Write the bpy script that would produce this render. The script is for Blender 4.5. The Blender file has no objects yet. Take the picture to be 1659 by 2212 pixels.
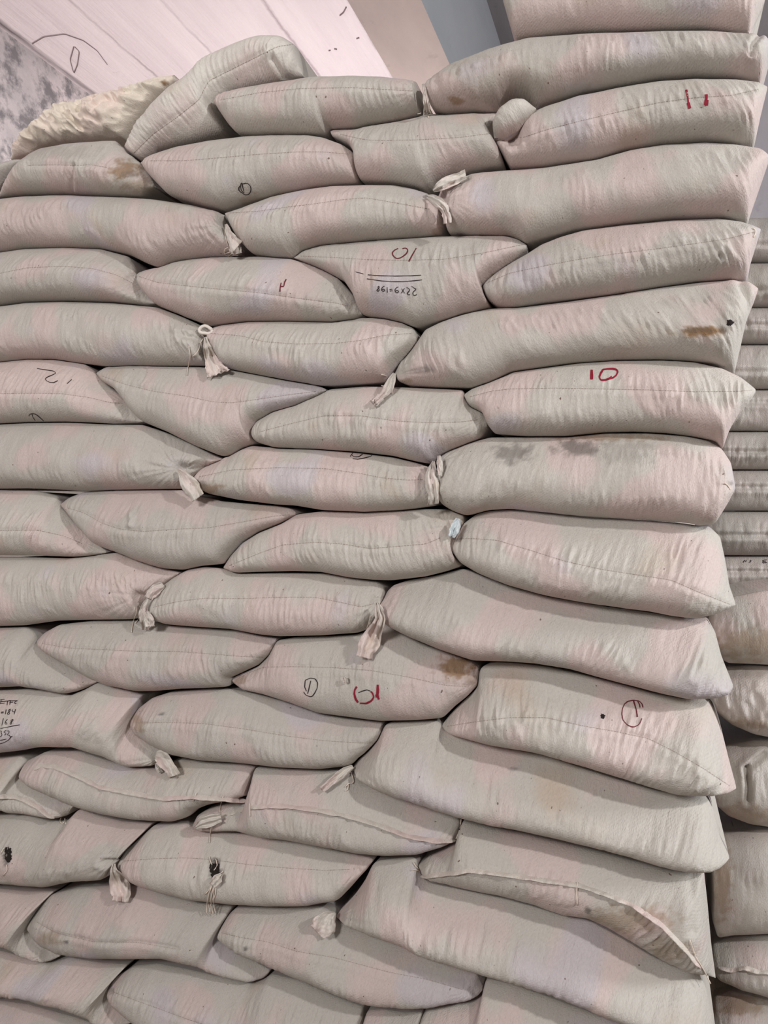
import bpy, math, random
import numpy as np
from mathutils import Vector, Matrix
from mathutils.bvhtree import BVHTree

random.seed(7)
rng = np.random.default_rng(7)
SC = bpy.context.scene
COL = SC.collection

# ------------------------------------------------------------------ camera, light, exposure
W_PX, H_PX = 1659.0, 2212.0
F_PX = 1628.0
CAM_Z = 1.45
cam_d = bpy.data.cameras.new('camera')
cam = bpy.data.objects.new('camera', cam_d)
COL.objects.link(cam)
cam.location = (0, 0, CAM_Z)
cam.rotation_euler = (math.pi / 2, 0, 0)
cam_d.sensor_fit = 'HORIZONTAL'
cam_d.sensor_width = 36.0
cam_d.lens = 36.0 * F_PX / W_PX
cam_d.clip_start = 0.05
SC.camera = cam

SC.view_settings.view_transform = 'Standard'
SC.view_settings.look = 'None'
SC.view_settings.gamma = 1.0
SC.view_settings.use_curve_mapping = False
SC.view_settings.exposure = -0.26

world = bpy.data.worlds.new('world')
SC.world = world
world.use_nodes = True
bg = world.node_tree.nodes['Background']
bg.inputs[0].default_value = (1.0, 0.94, 0.91, 1)
bg.inputs[1].default_value = 0.28


def area(name, loc, target, size, power, color):
    l = bpy.data.lights.new(name, 'AREA')
    l.shape = 'DISK'
    l.size = size
    l.energy = power
    l.color = color
    o = bpy.data.objects.new(name, l)
    COL.objects.link(o)
    o.location = loc
    d = Vector(target) - Vector(loc)
    o.rotation_euler = d.to_track_quat('-Z', 'Y').to_euler()
    return o


# the warehouse lamp: up on the right, a little in front of the stack
area('ceiling_lamp', (2.2, -1.3, CAM_Z + 1.65), (0.0, 1.7, 1.2), 0.17, 78.0, (1.0, 0.985, 0.965))
# fill added at front left to brighten the sacks, then daylight from the right
area('left_fill', (-1.7, -1.7, CAM_Z + 1.3), (-0.8, 1.9, 1.8), 0.7, 92.0, (1.0, 0.98, 0.96))
area('side_daylight', (3.5, 0.3, CAM_Z + 0.7), (1.7, 2.9, 1.3), 0.9, 108.0, (0.94, 0.97, 1.0))
# unseen fill added behind the stack to brighten the ceiling boards
area('ceiling_fill', (-0.2, 4.6, CAM_Z + 0.2), (-0.6, 4.8, CAM_Z + 2.6), 1.4, 62.0, (1.0, 0.97, 0.97))

# ------------------------------------------------------------------ frames
TH = math.radians(19.3)
SN, CN = math.sin(TH), math.cos(TH)
A = np.array([CN, -SN, 0.0])            # along the stack's face, to the right
N = np.array([-SN, -CN, 0.0])           # out of the face, to the viewer
D0 = 1.65
CAMP = np.array([0, 0, CAM_Z])


def unproj(px, py, n=0.0):
    px = np.asarray(px, float)
    py = np.asarray(py, float)
    u = (px - W_PX / 2) / F_PX
    v = (H_PX / 2 - py) / F_PX
    t = (D0 * CN - n) / (SN * u + CN)
    return np.stack([u * t, t, v * t + CAM_Z], -1)


def raydir(px, py):
    return Vector(((px - W_PX / 2) / F_PX, 1.0, (H_PX / 2 - py) / F_PX)).normalized()


# ------------------------------------------------------------------ noise
_perm = rng.permutation(4096)
_gr = rng.uniform(0, 2 * math.pi, 4096)


def pn(x, y, seed=0):
    x = np.asarray(x, float) + seed * 17.31
    y = np.asarray(y, float) + seed * 9.77
    xi = np.floor(x).astype(int)
    yi = np.floor(y).astype(int)
    xf = x - xi
    yf = y - yi

    def g(ix, iy, dx, dy):
        h = _perm[(_perm[ix & 4095] + iy) & 4095]
        a = _gr[h]
        return np.cos(a) * dx + np.sin(a) * dy
    sx = xf * xf * xf * (xf * (xf * 6 - 15) + 10)
    sy = yf * yf * yf * (yf * (yf * 6 - 15) + 10)
    a = g(xi, yi, xf, yf)
    b = g(xi + 1, yi, xf - 1, yf)
    c = g(xi, yi + 1, xf, yf - 1)
    d = g(xi + 1, yi + 1, xf - 1, yf - 1)
    return ((a + (b - a) * sx) * (1 - sy) + (c + (d - c) * sx) * sy) * 1.5


def sstep(a, b, x):
    t = np.clip((x - a) / (b - a), 0, 1)
    return t * t * (3 - 2 * t)


# ------------------------------------------------------------------ materials
def new_mat(name):
    m = bpy.data.materials.new(name)
    m.use_nodes = True
    nt = m.node_tree
    return m, nt, nt.nodes['Principled BSDF']


def srgb(r, g, b):
    f = lambda c: (c / 255 / 12.92) if c <= 10 else ((c / 255 + 0.055) / 1.055) ** 2.4
    return (f(r), f(g), f(b), 1)


def simple(name, col, rough=0.85, sheen=0.0):
    m, nt, p = new_mat(name)
    p.inputs['Base Color'].default_value = col
    p.inputs['Roughness'].default_value = rough
    p.inputs['Specular IOR Level'].default_value = 0.2
    return m


def nd(nt, t, **kw):
    n = nt.nodes.new(t)
    for k, v in kw.items():
        setattr(n, k, v)
    return n


def mix_col(nt, fac, a, b, blend='MIX'):
    m = nd(nt, 'ShaderNodeMix', data_type='RGBA', blend_type=blend)
    for sock, val in ((m.inputs[0], fac), (m.inputs[6], a), (m.inputs[7], b)):
        if hasattr(val, 'is_output'):
            nt.links.new(val, sock)
        else:
            sock.default_value = val
    return m.outputs[2]


def ramp(nt, src, p0, p1, c0=(0, 0, 0, 1), c1=(1, 1, 1, 1)):
    r = nd(nt, 'ShaderNodeValToRGB')
    r.color_ramp.elements[0].position = p0
    r.color_ramp.elements[1].position = p1
    r.color_ramp.elements[0].color = c0
    r.color_ramp.elements[1].color = c1
    nt.links.new(src, r.inputs[0])
    return r.outputs[0]


def cloth_mat(name, grey, pink, warm, bump=1.0, weave=1.0, wrinkle=1.0, rough=0.8, spec=0.25, lav=None):
    m, nt, p = new_mat(name)
    L = nt.links.new
    uv = nd(nt, 'ShaderNodeUVMap')
    uv.uv_map = 'uv'
    U = uv.outputs[0]

    def noise(sx, sy, detail=2.0, rgh=0.5):
        mp = nd(nt, 'ShaderNodeMapping')
        mp.inputs['Scale'].default_value = (sx, sy, 1)
        L(U, mp.inputs[0])
        n = nd(nt, 'ShaderNodeTexNoise')
        n.inputs['Scale'].default_value = 1.0
        n.inputs['Detail'].default_value = detail
        n.inputs['Roughness'].default_value = rgh
        L(mp.outputs[0], n.inputs['Vector'])
        return n.outputs[0]
    # woven polypropylene: grey and pinkish areas, a little warm dust
    f1 = ramp(nt, noise(7, 7, 1.5), 0.49, 0.57)
    c = mix_col(nt, f1, grey, pink)
    f2 = ramp(nt, noise(6, 6, 4), 0.60, 0.78)
    c = mix_col(nt, f2, c, warm)
    f4 = ramp(nt, noise(5.5, 6.5, 1), 0.62, 0.70)
    c = mix_col(nt, f4, c, lav) if lav else c
    f3 = ramp(nt, noise(300, 210, 4, 0.7), 0.3, 0.75, (0.90, 0.90, 0.90, 1), (1.06, 1.06, 1.06, 1))
    c = mix_col(nt, 1.0, c, f3, 'MULTIPLY')
    # per sack difference
    oi = nd(nt, 'ShaderNodeObjectInfo')
    rr = ramp(nt, oi.outputs['Random'], 0.0, 1.0, (0.93, 0.93, 0.93, 1), (1.04, 1.035, 1.03, 1))
    c = mix_col(nt, 1.0, c, rr, 'MULTIPLY')
    # specks
    sp = ramp(nt, noise(110, 110, 1), 0.76, 0.80)
    c = mix_col(nt, sp, c, srgb(120, 104, 96))
    st = nd(nt, 'ShaderNodeAttribute', attribute_name='stain')
    c = mix_col(nt, st.outputs['Fac'], c, srgb(138, 108, 76))
    gm = nd(nt, 'ShaderNodeAttribute', attribute_name='grime')
    c = mix_col(nt, gm.outputs['Fac'], c, srgb(96, 90, 86))
    L(c, p.inputs['Base Color'])
    p.inputs['Roughness'].default_value = rough
    p.inputs['Specular IOR Level'].default_value = spec
    # bump: fine vertical creases and twill weave
    n1 = noise(105, 40, 3, 0.6)
    n2 = noise(380, 230, 3, 0.65)
    mp = nd(nt, 'ShaderNodeMapping')
    mp.inputs['Rotation'].default_value = (0, 0, math.radians(55))
    L(U, mp.inputs[0])
    wv = nd(nt, 'ShaderNodeTexWave', wave_type='BANDS')
    wv.inputs['Scale'].default_value = 75
    wv.inputs['Distortion'].default_value = 1.5
    L(mp.outputs[0], wv.inputs['Vector'])
    b1 = nd(nt, 'ShaderNodeBump')
    b1.inputs['Strength'].default_value = 0.48 * wrinkle * bump
    b1.inputs['Distance'].default_value = 0.004
    L(n1, b1.inputs['Height'])
    b2 = nd(nt, 'ShaderNodeBump')
    b2.inputs['Strength'].default_value = 1.0 * bump
    b2.inputs['Distance'].default_value = 0.0015
    L(n2, b2.inputs['Height'])
    L(b1.outputs[0], b2.inputs['Normal'])
    b3 = nd(nt, 'ShaderNodeBump')
    b3.inputs['Strength'].default_value = 0.22 * weave * bump
    b3.inputs['Distance'].default_value = 0.0006
    L(wv.outputs['Fac'], b3.inputs['Height'])
    L(b2.outputs[0], b3.inputs['Normal'])
    L(b3.outputs[0], p.inputs['Normal'])
    return m


GREY, PINK, WARM = srgb(192, 187, 180), srgb(202, 186, 182), srgb(189, 173, 158)
M = {}
M['cloth'] = cloth_mat('woven_sack_cloth', GREY, PINK, WARM, lav=srgb(195, 187, 190))
M['pale'] = cloth_mat('pale_woven_cloth', srgb(214, 209, 202), srgb(214, 202, 197), srgb(206, 192, 178))
M['crumple'] = cloth_mat('crumpled_liner_cloth', srgb(236, 226, 212), srgb(236, 220, 210), srgb(230, 212, 180), wrinkle=0.5, weave=0)
M['plastic'] = cloth_mat('glossy_woven_plastic', srgb(184, 178, 171), srgb(186, 176, 170), srgb(176, 168, 158), wrinkle=0.7, rough=0.42, spec=0.4)
M['tie'] = cloth_mat('tied_neck_cloth', srgb(222, 215, 207), srgb(224, 208, 203), srgb(206, 186, 162), wrinkle=0.6, weave=0)
M['hem'] = cloth_mat('folded_hem_cloth', srgb(205, 197, 188), srgb(208, 190, 185), srgb(190, 170, 148), wrinkle=0.8, weave=0.5)
M['thread'] = simple('pale_thread', srgb(222, 208, 194))
M['seam'] = simple('seam_thread', srgb(156, 143, 135))
M['red'] = simple('red_marker_ink', srgb(140, 32, 52), 0.6)
M['darkred'] = simple('dark_red_ink', srgb(104, 44, 52), 0.6)
M['black'] = simple('black_marker_ink', srgb(52, 42, 42), 0.6)
M['hole'] = simple('dark_hole', srgb(38, 32, 30), 0.9)
M['film'] = simple('blue_white_plastic_scrap', srgb(206, 214, 218), 0.4)

# ------------------------------------------------------------------ object helpers


def mesh_obj(name, verts, faces, mat, parent=None, uv=None, attrs=None, smooth=True):
    me = bpy.data.meshes.new(name)
    me.from_pydata([tuple(v) for v in verts], [], [tuple(f) for f in faces])
    if uv is not None:
        lay = me.uv_layers.new(name='uv')
        li = np.empty(len(me.loops), np.int32)
        me.loops.foreach_get('vertex_index', li)
        lay.data.foreach_set('uv', np.asarray(uv, np.float32)[li].ravel())
    for k, a in (attrs or {}).items():
        at = me.attributes.new(k, 'FLOAT', 'POINT')
        at.data.foreach_set('value', np.asarray(a, np.float32))
    me.polygons.foreach_set('use_smooth', [smooth] * len(me.polygons))
    me.materials.append(mat)
    me.update()
    o = bpy.data.objects.new(name, me)
    COL.objects.link(o)
    if parent is not None:
        o.parent = parent
        o.matrix_parent_inverse = Matrix.Translation(-parent.location)
    return o


def tag(o, label, cat, group=None, kind=None):
    if label:
        o['label'] = label
    if cat:
        o['category'] = cat
    if group:
        o['group'] = group
    if kind:
        o['kind'] = kind


def dense(pts, n, smooth=9.0):
    """smooth resampling of a polyline at equal steps"""
    p = np.array(pts, float)
    seg = np.hypot(*np.diff(p, axis=0).T)
    s = np.concatenate([[0], np.cumsum(seg)])
    m = max(int(s[-1] / 2), 8)
    q = np.linspace(0, s[-1], m)
    x = np.interp(q, s, p[:, 0])
    y = np.interp(q, s, p[:, 1])
    k = int(max(1, smooth / (s[-1] / (m - 1))))
    if k > 1:
        ker = np.hanning(2 * k + 3)[1:-1]
        ker /= ker.sum()
        r = len(ker) // 2

        def sm(a):
            pad = np.concatenate([2 * a[0] - a[r:0:-1], a, 2 * a[-1] - a[-2:-r - 2:-1]]) if len(a) > r + 1 else a
            return np.convolve(pad, ker, 'valid') if len(pad) > len(a) else a
        x, y = sm(x), sm(y)
    d = np.hypot(np.diff(x), np.diff(y))
    s = np.concatenate([[0], np.cumsum(d)])
    q = np.linspace(0, s[-1], n)
    return np.interp(q, s, x), np.interp(q, s, y)


def poly_dist(px, py, line):
    p = np.array(line, float)
    best = np.full(px.shape, 1e9)
    for (x0, y0), (x1, y1) in zip(p[:-1], p[1:]):
        dx, dy = x1 - x0, y1 - y0
        L2 = dx * dx + dy * dy + 1e-9
        t = np.clip(((px - x0) * dx + (py - y0) * dy) / L2, 0, 1)
        best = np.minimum(best, np.hypot(px - x0 - t * dx, py - y0 - t * dy))
    return best


BVHS = {}
SACKS = {}


def plane3(az, n):
    return A * az[..., :1] + N * (n - D0 * CN + 0.0) + np.array([0, 0, 1.0]) * az[..., 1:]


def project(P):
    return W_PX / 2 + F_PX * P[..., 0] / P[..., 1], H_PX / 2 - F_PX * (P[..., 2] - CAM_Z) / P[..., 1]


OUT2D = {}


def outline2d(T, B, n0, NS=250, pair=0.6, smooth=9.0):
    (tx, ty), (bx, by) = ribs(T, B, NS, pair=pair, smooth=smooth)
    p, q_ = unproj(tx, ty, n0), unproj(bx, by, n0)
    return p @ A, p[:, 2].copy(), q_ @ A, q_[:, 2].copy()


def ribs(T, B, NS, m=90, pair=0.6, smooth=9.0):
    """pair upper and lower outline by short ribs, so that a bent sack is ribbed across its bend"""
    t = np.stack(dense(T, m, smooth), 1)
    b = np.stack(dense(B, m, smooth), 1)
    C = ((t[:, None, :] - b[None, :, :]) ** 2).sum(-1) ** 0.75
    Dm = np.full((m, m), 1e18)
    Dm[0, 0] = C[0, 0]
    Cl, Dl = C.tolist(), Dm.tolist()
    for i in range(m):
        ri, rp, ci = Dl[i], Dl[i - 1] if i else None, Cl[i]
        for j in range(m):
            if i == 0 and j == 0:
                continue
            best = 1e18
            if rp is not None:
                if rp[j] < best:
                    best = rp[j]
                if j and rp[j - 1] + ci[j] * 0.4 < best:
                    best = rp[j - 1] + ci[j] * 0.4
            if j and ri[j - 1] < best:
                best = ri[j - 1]
            ri[j] = best + ci[j]
    i = j = m - 1
    path = [(i, j)]
    while i or j:
        opt = []
        if i:
            opt.append((Dl[i - 1][j], i - 1, j))
        if j:
            opt.append((Dl[i][j - 1], i, j - 1))
        if i and j:
            opt.append((Dl[i - 1][j - 1] + Cl[i][j] * 0.4 - 1e-6, i - 1, j - 1))
        _, i, j = min(opt)
        path.append((i, j))
    path = np.array(path[::-1], float) / (m - 1)
    k = np.linspace(0, 1, len(path))
    lin = k
    a = pair * path[:, 0] + (1 - pair) * lin
    c = pair * path[:, 1] + (1 - pair) * lin
    g = (a + c) / 2
    q = np.linspace(0, 1, NS)
    pa, pc = np.interp(q, g, a), np.interp(q, g, c)
    ker = np.hanning(23)
    ker /= ker.sum()
    sm = lambda v: np.convolve(np.concatenate([2 * v[0] - v[11:0:-1], v, 2 * v[-1] - v[-2:-13:-1]]), ker, 'valid')
    pa, pc = np.clip(sm(pa), 0, 1), np.clip(sm(pc), 0, 1)
    M_ = 600
    tt, bb = dense(T, M_, smooth), dense(B, M_, smooth)
    f = np.linspace(0, 1, M_)
    return ((np.interp(pa, f, tt[0]), np.interp(pa, f, tt[1])), (np.interp(pc, f, bb[0]), np.interp(pc, f, bb[1])))


def inside(px, py, poly):
    x0, y0 = poly[:, 0], poly[:, 1]
    x1, y1 = np.roll(x0, -1), np.roll(y0, -1)
    c = (y0[None] > py[:, None]) != (y1[None] > py[:, None])
    xi = (x1 - x0)[None] * (py[:, None] - y0[None]) / ((y1 - y0)[None] + 1e-12) + x0[None]
    return (c & (px[:, None] < xi)).sum(1) % 2 == 1


def part_neighbours(specs, NS, steps=80, step=0.0007, air=0.0005):
    """let neighbouring outlines give way to each other until none reaches into another"""
    for k, v in specs.items():
        OUT2D[k] = list(outline2d(v['T'], v['B'], v.get('n0', 0.0), NS, v.get('pair', 0.6), v.get('smooth', 9.0)))
    keys = list(specs)

    def poly(k, m=2, grow=0.0):
        ta, tz, ba, bz = OUT2D[k]
        return np.concatenate([np.stack([ta, tz], 1)[::m], np.stack([ba, bz], 1)[::-m]])
    for it in range(steps):
        pol = {k: poly(k) for k in keys}
        bb = {k: (p.min(0) - .01, p.max(0) + .01) for k, p in pol.items()}
        n_bad = 0
        for k in keys:
            ta, tz, ba, bz = OUT2D[k]
            dx, dz = ta - ba, tz - bz
            L = np.hypot(dx, dz) + 1e-9
            ux, uz = dx / L, dz / L
            badT = np.zeros(NS, bool)
            badB = np.zeros(NS, bool)
            for j in keys:
                if j == k or (bb[j][0] > bb[k][1]).any() or (bb[k][0] > bb[j][1]).any():
                    continue
                badT |= inside(ta + ux * air, tz + uz * air, pol[j])
                badB |= inside(ba - ux * air, bz - uz * air, pol[j])
            n_bad += badT.sum() + badB.sum()
            mv = np.minimum(step, L * 0.2)
            ker = np.array([.25, .5, 1, .5, .25])
            sT = np.minimum(np.convolve(badT.astype(float), ker, 'same'), 1) * mv
            sB = np.minimum(np.convolve(badB.astype(float), ker, 'same'), 1) * mv
            nw = [ta - ux * sT, tz - uz * sT, ba + ux * sB, bz + uz * sB]
            if it >= 6:
                # a point that pokes into a neighbour draws back along its own sack
                bad = badT | badB
                e = int(NS * 0.14)
                lo = 0.0035 * (bad[:e].any())
                hi = 1 - 0.0035 * (bad[-e:].any())
                if lo > 0 or hi < 1:
                    f0 = np.linspace(0, 1, NS)
                    f1 = np.linspace(lo, hi, NS)
                    nw = [np.interp(f1, f0, a_) for a_ in nw]
            OUT2D[k] = nw
        if n_bad == 0:
            break
    print('outline contacts left', n_bad, 'after', it + 1)


def build_sack(key, T, B, n0=0.0, bulge=0.064, skew=0.48, depth=0.62, seam=None, creases=(), gathers=(),
               stains=(), mat='cloth', wr=1.0, lump=1.0, NS=250, NF=62, crumple=0.0, gap=0.0, q=0.5, sides=(), fit=True, pair=0.6, dents=(), smooth=9.0, seed=None):
    seed = sum(ord(c) * (i + 3) for i, c in enumerate(key)) % 97
    if key in OUT2D:
        ta, tz, ba, bz = OUT2D[key]
    else:
        ta, tz, ba, bz = outline2d(T, B, n0, NS)
    th = np.linspace(0, math.pi, NF)
    tau = np.cos(th)
    w = (tau + 1) / 2
    prof = np.maximum(1 - tau ** 2, 0) ** q * (1 - skew * tau)
    wt = np.stack([ta, tz], -1)
    wb_ = np.stack([ba, bz], -1)
    tgt_t, tgt_b = plane3(wt, n0), plane3(wb_, n0)
    ptx, pty = project(tgt_t)
    pbx, pby = project(tgt_b)
    for it in range(4 if fit else 1):
        P_T = plane3(wt, n0)
        P_B = plane3(wb_, n0)
        h = np.linalg.norm(P_T - P_B, axis=1)
        href = np.percentile(h, 80) + 1e-6
        tap = np.clip(h / href, 0, 1.15) ** 0.62
        kt = np.hanning(max(5, NS // 5) | 1)
        kt /= kt.sum()
        r_ = len(kt) // 2
        tap = np.convolve(np.pad(tap, r_, 'edge'), kt, 'valid') * np.clip(h / 0.045, 0, 1) ** 0.6
        n = bulge * tap[:, None] * prof[None, :]
        P = P_B[:, None, :] + (P_T - P_B)[:, None, :] * w[None, :, None]
        PX, PY = project(P + N * n[..., None])
        if not fit or it == 3:
            break
        # keep the seen outline where it is although the belly comes nearer
        hx, hy = ptx - pbx, pty - pby
        h2 = hx * hx + hy * hy + 4.0
        wp = ((PX - pbx[:, None]) * hx[:, None] + (PY - pby[:, None]) * hy[:, None]) / h2[:, None]
        over = np.clip(wp.max(1) - 1, 0, 0.3)
        under = np.clip(-wp.min(1), 0, 0.3)
        ker = np.hanning(13)
        ker /= ker.sum()
        over = np.convolve(np.pad(over, 6, 'edge'), ker, 'valid')[:, None]
        under = np.convolve(np.pad(under, 6, 'edge'), ker, 'valid')[:, None]
        dv = wt - wb_
        wt, wb_ = wt - dv * over, wb_ + dv * under
    # metric coordinates on the cloth
    mid = (P_T + P_B) / 2
    ul = np.concatenate([[0], np.cumsum(np.linalg.norm(np.diff(mid, axis=0), axis=1))])
    Uc = np.repeat(ul[:, None], NF, 1)
    arc = (math.pi / 2 - th) / (math.pi / 2) * 0.62
    Vc = h[:, None] * arc[None, :] * 1.0 + (mid[:, 2] - mid[:, 2].mean())[:, None] * 0
    so = seed * 3.17
    edge = np.maximum(1 - tau ** 2, 0)[None, :] ** 0.5 * np.clip(tap, 0, 1)[:, None]
    # lumps
    n += lump * edge * (0.0055 * pn(Uc / 0.11, Vc / 0.07, so) + 0.0025 * pn(Uc / 0.04, Vc / 0.05, so + 1))
    mask = 0.25 + 0.9 * sstep(0.0, 0.35, pn(Uc / 0.13, Vc / 0.05, so + 2))
    s01 = np.linspace(0, 1, NS)[:, None]
    mask = mask + 0.7 * np.exp(-((s01 - 0.9) / 0.08) ** 2) + 0.5 * np.exp(-((s01 - 0.1) / 0.07) ** 2)
    if seam is not None:
        ds = poly_dist(PX, PY, seam)
        mask = mask + 0.55 * np.exp(-(ds / 26) ** 2)
    mask *= sstep(1.0, 0.55, np.abs(tau + 0.1))[None, :] * 0.85 + 0.15
    wig = pn(Uc / 0.05, Vc / 0.06, so + 3) * 0.006
    r1 = 1 - 2 * np.abs(pn((Uc + wig) / 0.013, Vc / 0.055, so + 4))
    r2 = pn((Uc + wig) / 0.0085, Vc / 0.035, so + 5)
    n += wr * edge * mask * (0.0024 * r1 + 0.0015 * r2)
    if crumple:
        c1 = 1 - 2 * np.abs(pn(Uc / 0.07 + 0.4 * pn(Uc / .1, Vc / .1, so), Vc / 0.05, so + 6))
        c2 = 1 - 2 * np.abs(pn(Uc / 0.03 + Vc / 0.05, Vc / 0.03 - Uc / 0.08, so + 7))
        n += crumple * edge * (0.012 * c1 + 0.006 * c2)
    if seam is not None:
        n -= edge * 0.0022 * np.exp(-(ds / 3.6) ** 2)
        side = np.sign(0.5 - (np.abs(tau)))  # noqa
        n += edge * 0.0016 * np.exp(-((ds - 11) / 7) ** 2)
    for cr in creases:
        line, wd, dp = cr
        dc = poly_dist(PX, PY, line)
        n -= dp * np.exp(-(dc / wd) ** 2)
        n += dp * 0.45 * np.exp(-((dc - 2.2 * wd) / (1.4 * wd)) ** 2)
    for (gx, gy, rad, amp) in gathers:
        rr = np.hypot(PX - gx, PY - gy)
        an = np.arctan2(PY - gy, PX - gx)
        fold = 1 - 2 * np.abs(pn(an * 4.2, rr * 0.006, so + 8))
        n += amp * edge ** 0.5 * fold * np.exp(-(rr / rad) ** 2) * sstep(0, 18, rr)
        n -= amp * 3.2 * np.exp(-(rr / (rad * 0.28)) ** 2) * edge ** 0.3
    for (gx, gy, rad, dp) in dents:
        n -= dp * np.exp(-(np.hypot(PX - gx, PY - gy) / rad) ** 2)
    for (line, slope) in sides:
        (x0, y0), (x1, y1) = line
        Lx, Ly = x1 - x0, y1 - y0
        LL = math.hypot(Lx, Ly)
        sd = ((PX - x0) * -Ly + (PY - y0) * Lx) / LL
        sd = -sd if (1700 - x0) * -Ly + ((y0 + y1) / 2 - y0) * Lx < 0 else sd
        n -= slope * 0.001 * 7 * np.logaddexp(0, sd / 7)
    P = P + N * n[..., None]
    st = np.zeros_like(n)
    gr = np.zeros_like(n)
    for (sx, sy, rx, ry, amt, kind) in stains:
        e = np.sqrt(((PX - sx) / rx) ** 2 + ((PY - sy) / ry) ** 2)
        e = e + 0.45 * pn(PX / 22, PY / 14, so + 9) + 0.25 * pn(PX / 6, PY / 5, so + 10)
        v = amt * sstep(1.15, 0.35, e)
        if kind == 'b':
            st = np.maximum(st, v)
        else:
            gr = np.maximum(gr, v)
    # back rows, bottom to top
    back = [(-0.965, -min(.03, depth * .2)), (-0.88, -depth + min(0.12, depth * .4)), (-0.66, -depth + min(0.03, depth * .1)), (-0.35, -depth), (0.35, -depth),
            (0.66, -depth + min(0.03, depth * .1)), (0.88, -depth + min(0.12, depth * .4)), (0.965, -min(.03, depth * .2))]
    rows = []
    for bt, bn in back:
        wb = (bt + 1) / 2
        rows.append(P_B + (P_T - P_B) * wb + N * bn)
    PB = np.stack(rows, 1)
    allP = np.concatenate([P, PB], 1)
    NR = NF + len(back)
    V = allP.reshape(-1, 3)
    Ub = np.repeat(ul[:, None], len(back), 1)
    Vb = np.repeat((np.linspace(-1, -3, len(back)) * 0.1)[None, :], NS, 0)
    uv = np.stack([np.concatenate([Uc, Ub], 1).ravel() + so, np.concatenate([Vc, Vb], 1).ravel() + so * 0.7], 1)
    zer = np.zeros((NS, len(back)))
    attrs = {'stain': np.concatenate([st, zer], 1).ravel(), 'grime': np.concatenate([gr, zer], 1).ravel()}
    i = np.arange(NS - 1)[:, None]
    j = np.arange(NR)[None, :]
    j2 = (j + 1) % NR
    Fq = np.stack([i * NR + j, i * NR + j2, (i + 1) * NR + j2, (i + 1) * NR + j], -1).reshape(-1, 4)
    faces = Fq.tolist()
    faces.append(list(range(NR))[::-1])
    faces.append(list(range((NS - 1) * NR, NS * NR)))
    # orientation: T->B front rows with s to the right must face the viewer
    faces = [fc[::-1] for fc in faces]
    nf = (NS - 1) * NR
    front = Fq[(Fq % NR).max(1) < NF]
    BVHS[key] = BVHTree.FromPolygons([Vector(v) for v in V], front.tolist())
    base = mid.mean(0) - N * 0 + np.array([0, 0, 0])
    base = np.array([mid[:, 0].mean(), mid[:, 1].mean(), P_B[:, 2].min()]) - N * depth * 0.5
    SACKS[key] = dict(V=V, F=faces, uv=uv, attrs=attrs, base=base, mat=mat)
    return SACKS[key]


def hit(px, py, key=None):
    d = raydir(px, py)
    o = Vector(CAMP)
    if key is not None:
        loc, nor, idx, dist = BVHS[key].ray_cast(o, d)
        return (loc, d) if loc is not None else (None, d)
    best = None
    for b in BVHS.values():
        loc, nor, idx, dist = b.ray_cast(o, d)
        if loc is not None and (best is None or dist < best[1]):
            best = (loc, dist)
    return (best[0], d) if best else (None, d)


NV = Vector(N)


def drape(pts, key=None, off=0.001):
    out = []
    last = None
    for (x, y) in pts:
        loc, d = hit(x, y, key)
        if loc is None and key is not None:
            loc, d = hit(x, y, None)
        if loc is None:
            loc = Vector(unproj(x, y, 0.0))
        out.append(loc - d * off)
    return out


def stroke_mesh(strokes, key, width_px=3.0, off=0.0012):
    """ink strokes lying on the cloth, as narrow ribbons that follow it"""
    V, F = [], []
    for s in strokes:
        pts = s if not isinstance(s, dict) else s['p']
        wd = width_px if not isinstance(s, dict) else s['w']
        n = max(int(sum(math.dist(a, b) for a, b in zip(pts[:-1], pts[1:])) / 2.5), 3)
        x, y = dense(pts, n, 4.0)
        tx, ty = np.gradient(x), np.gradient(y)
        L = np.hypot(tx, ty) + 1e-9
        nx, ny = -ty / L, tx / L
        prev = None
        for i in range(n):
            hw = wd / 2 * (0.92 + 0.16 * math.sin(i * 0.45 + wd * 9))
            a = hit(x[i] + nx[i] * hw, y[i] + ny[i] * hw, key)
            b = hit(x[i] - nx[i] * hw, y[i] - ny[i] * hw, key)
            if a[0] is None or b[0] is None:
                prev = None
                continue
            V.append(a[0] - a[1] * off)
            V.append(b[0] - b[1] * off)
            if prev is not None:
                F.append((prev, prev + 1, len(V) - 1, len(V) - 2))
            prev = len(V) - 2
    return V, F


def seam_mesh(line, key, dash=5.2, gp=2.6, width=1.3):
    total = sum(math.dist(a, b) for a, b in zip(line[:-1], line[1:]))
    n = max(int(total / 1.6), 8)
    x, y = dense(line, n, 14.0)
    strokes = []
    step = total / (n - 1)
    i = 0
    r = random.Random(len(key) + int(total))
    while i < n - 3:
        k = max(2, int((dash + r.uniform(-1.5, 1.5)) / step))
        j = min(i + k, n - 1)
        strokes.append({'p': [(x[i], y[i]), (x[j], y[j])], 'w': width * r.uniform(0.7, 1.15)})
        i = j + max(1, int(gp / step))
    return stroke_mesh(strokes, key, width, 0.0007)


def tube_mesh(P, r):
    V, F = [], []
    ns = 6
    for i, p in enumerate(P):
        t = (P[min(i + 1, len(P) - 1)] - P[max(i - 1, 0)])
        if t.length < 1e-9:
            t = Vector((0, 0, 1))
        t.normalize()
        a = t.cross(Vector((0.3, 1, 0.2))).normalized()
        b = t.cross(a)
        for k in range(ns):
            an = 2 * math.pi * k / ns
            V.append(p + (a * math.cos(an) + b * math.sin(an)) * r)
    for i in range(len(P) - 1):
        for k in range(ns):
            F.append((i * ns + k, i * ns + (k + 1) % ns, (i + 1) * ns + (k + 1) % ns, (i + 1) * ns + k))
    F.append(tuple(range(ns))[::-1])
    F.append(tuple(range((len(P) - 1) * ns, len(P) * ns)))
    return V, F


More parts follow.
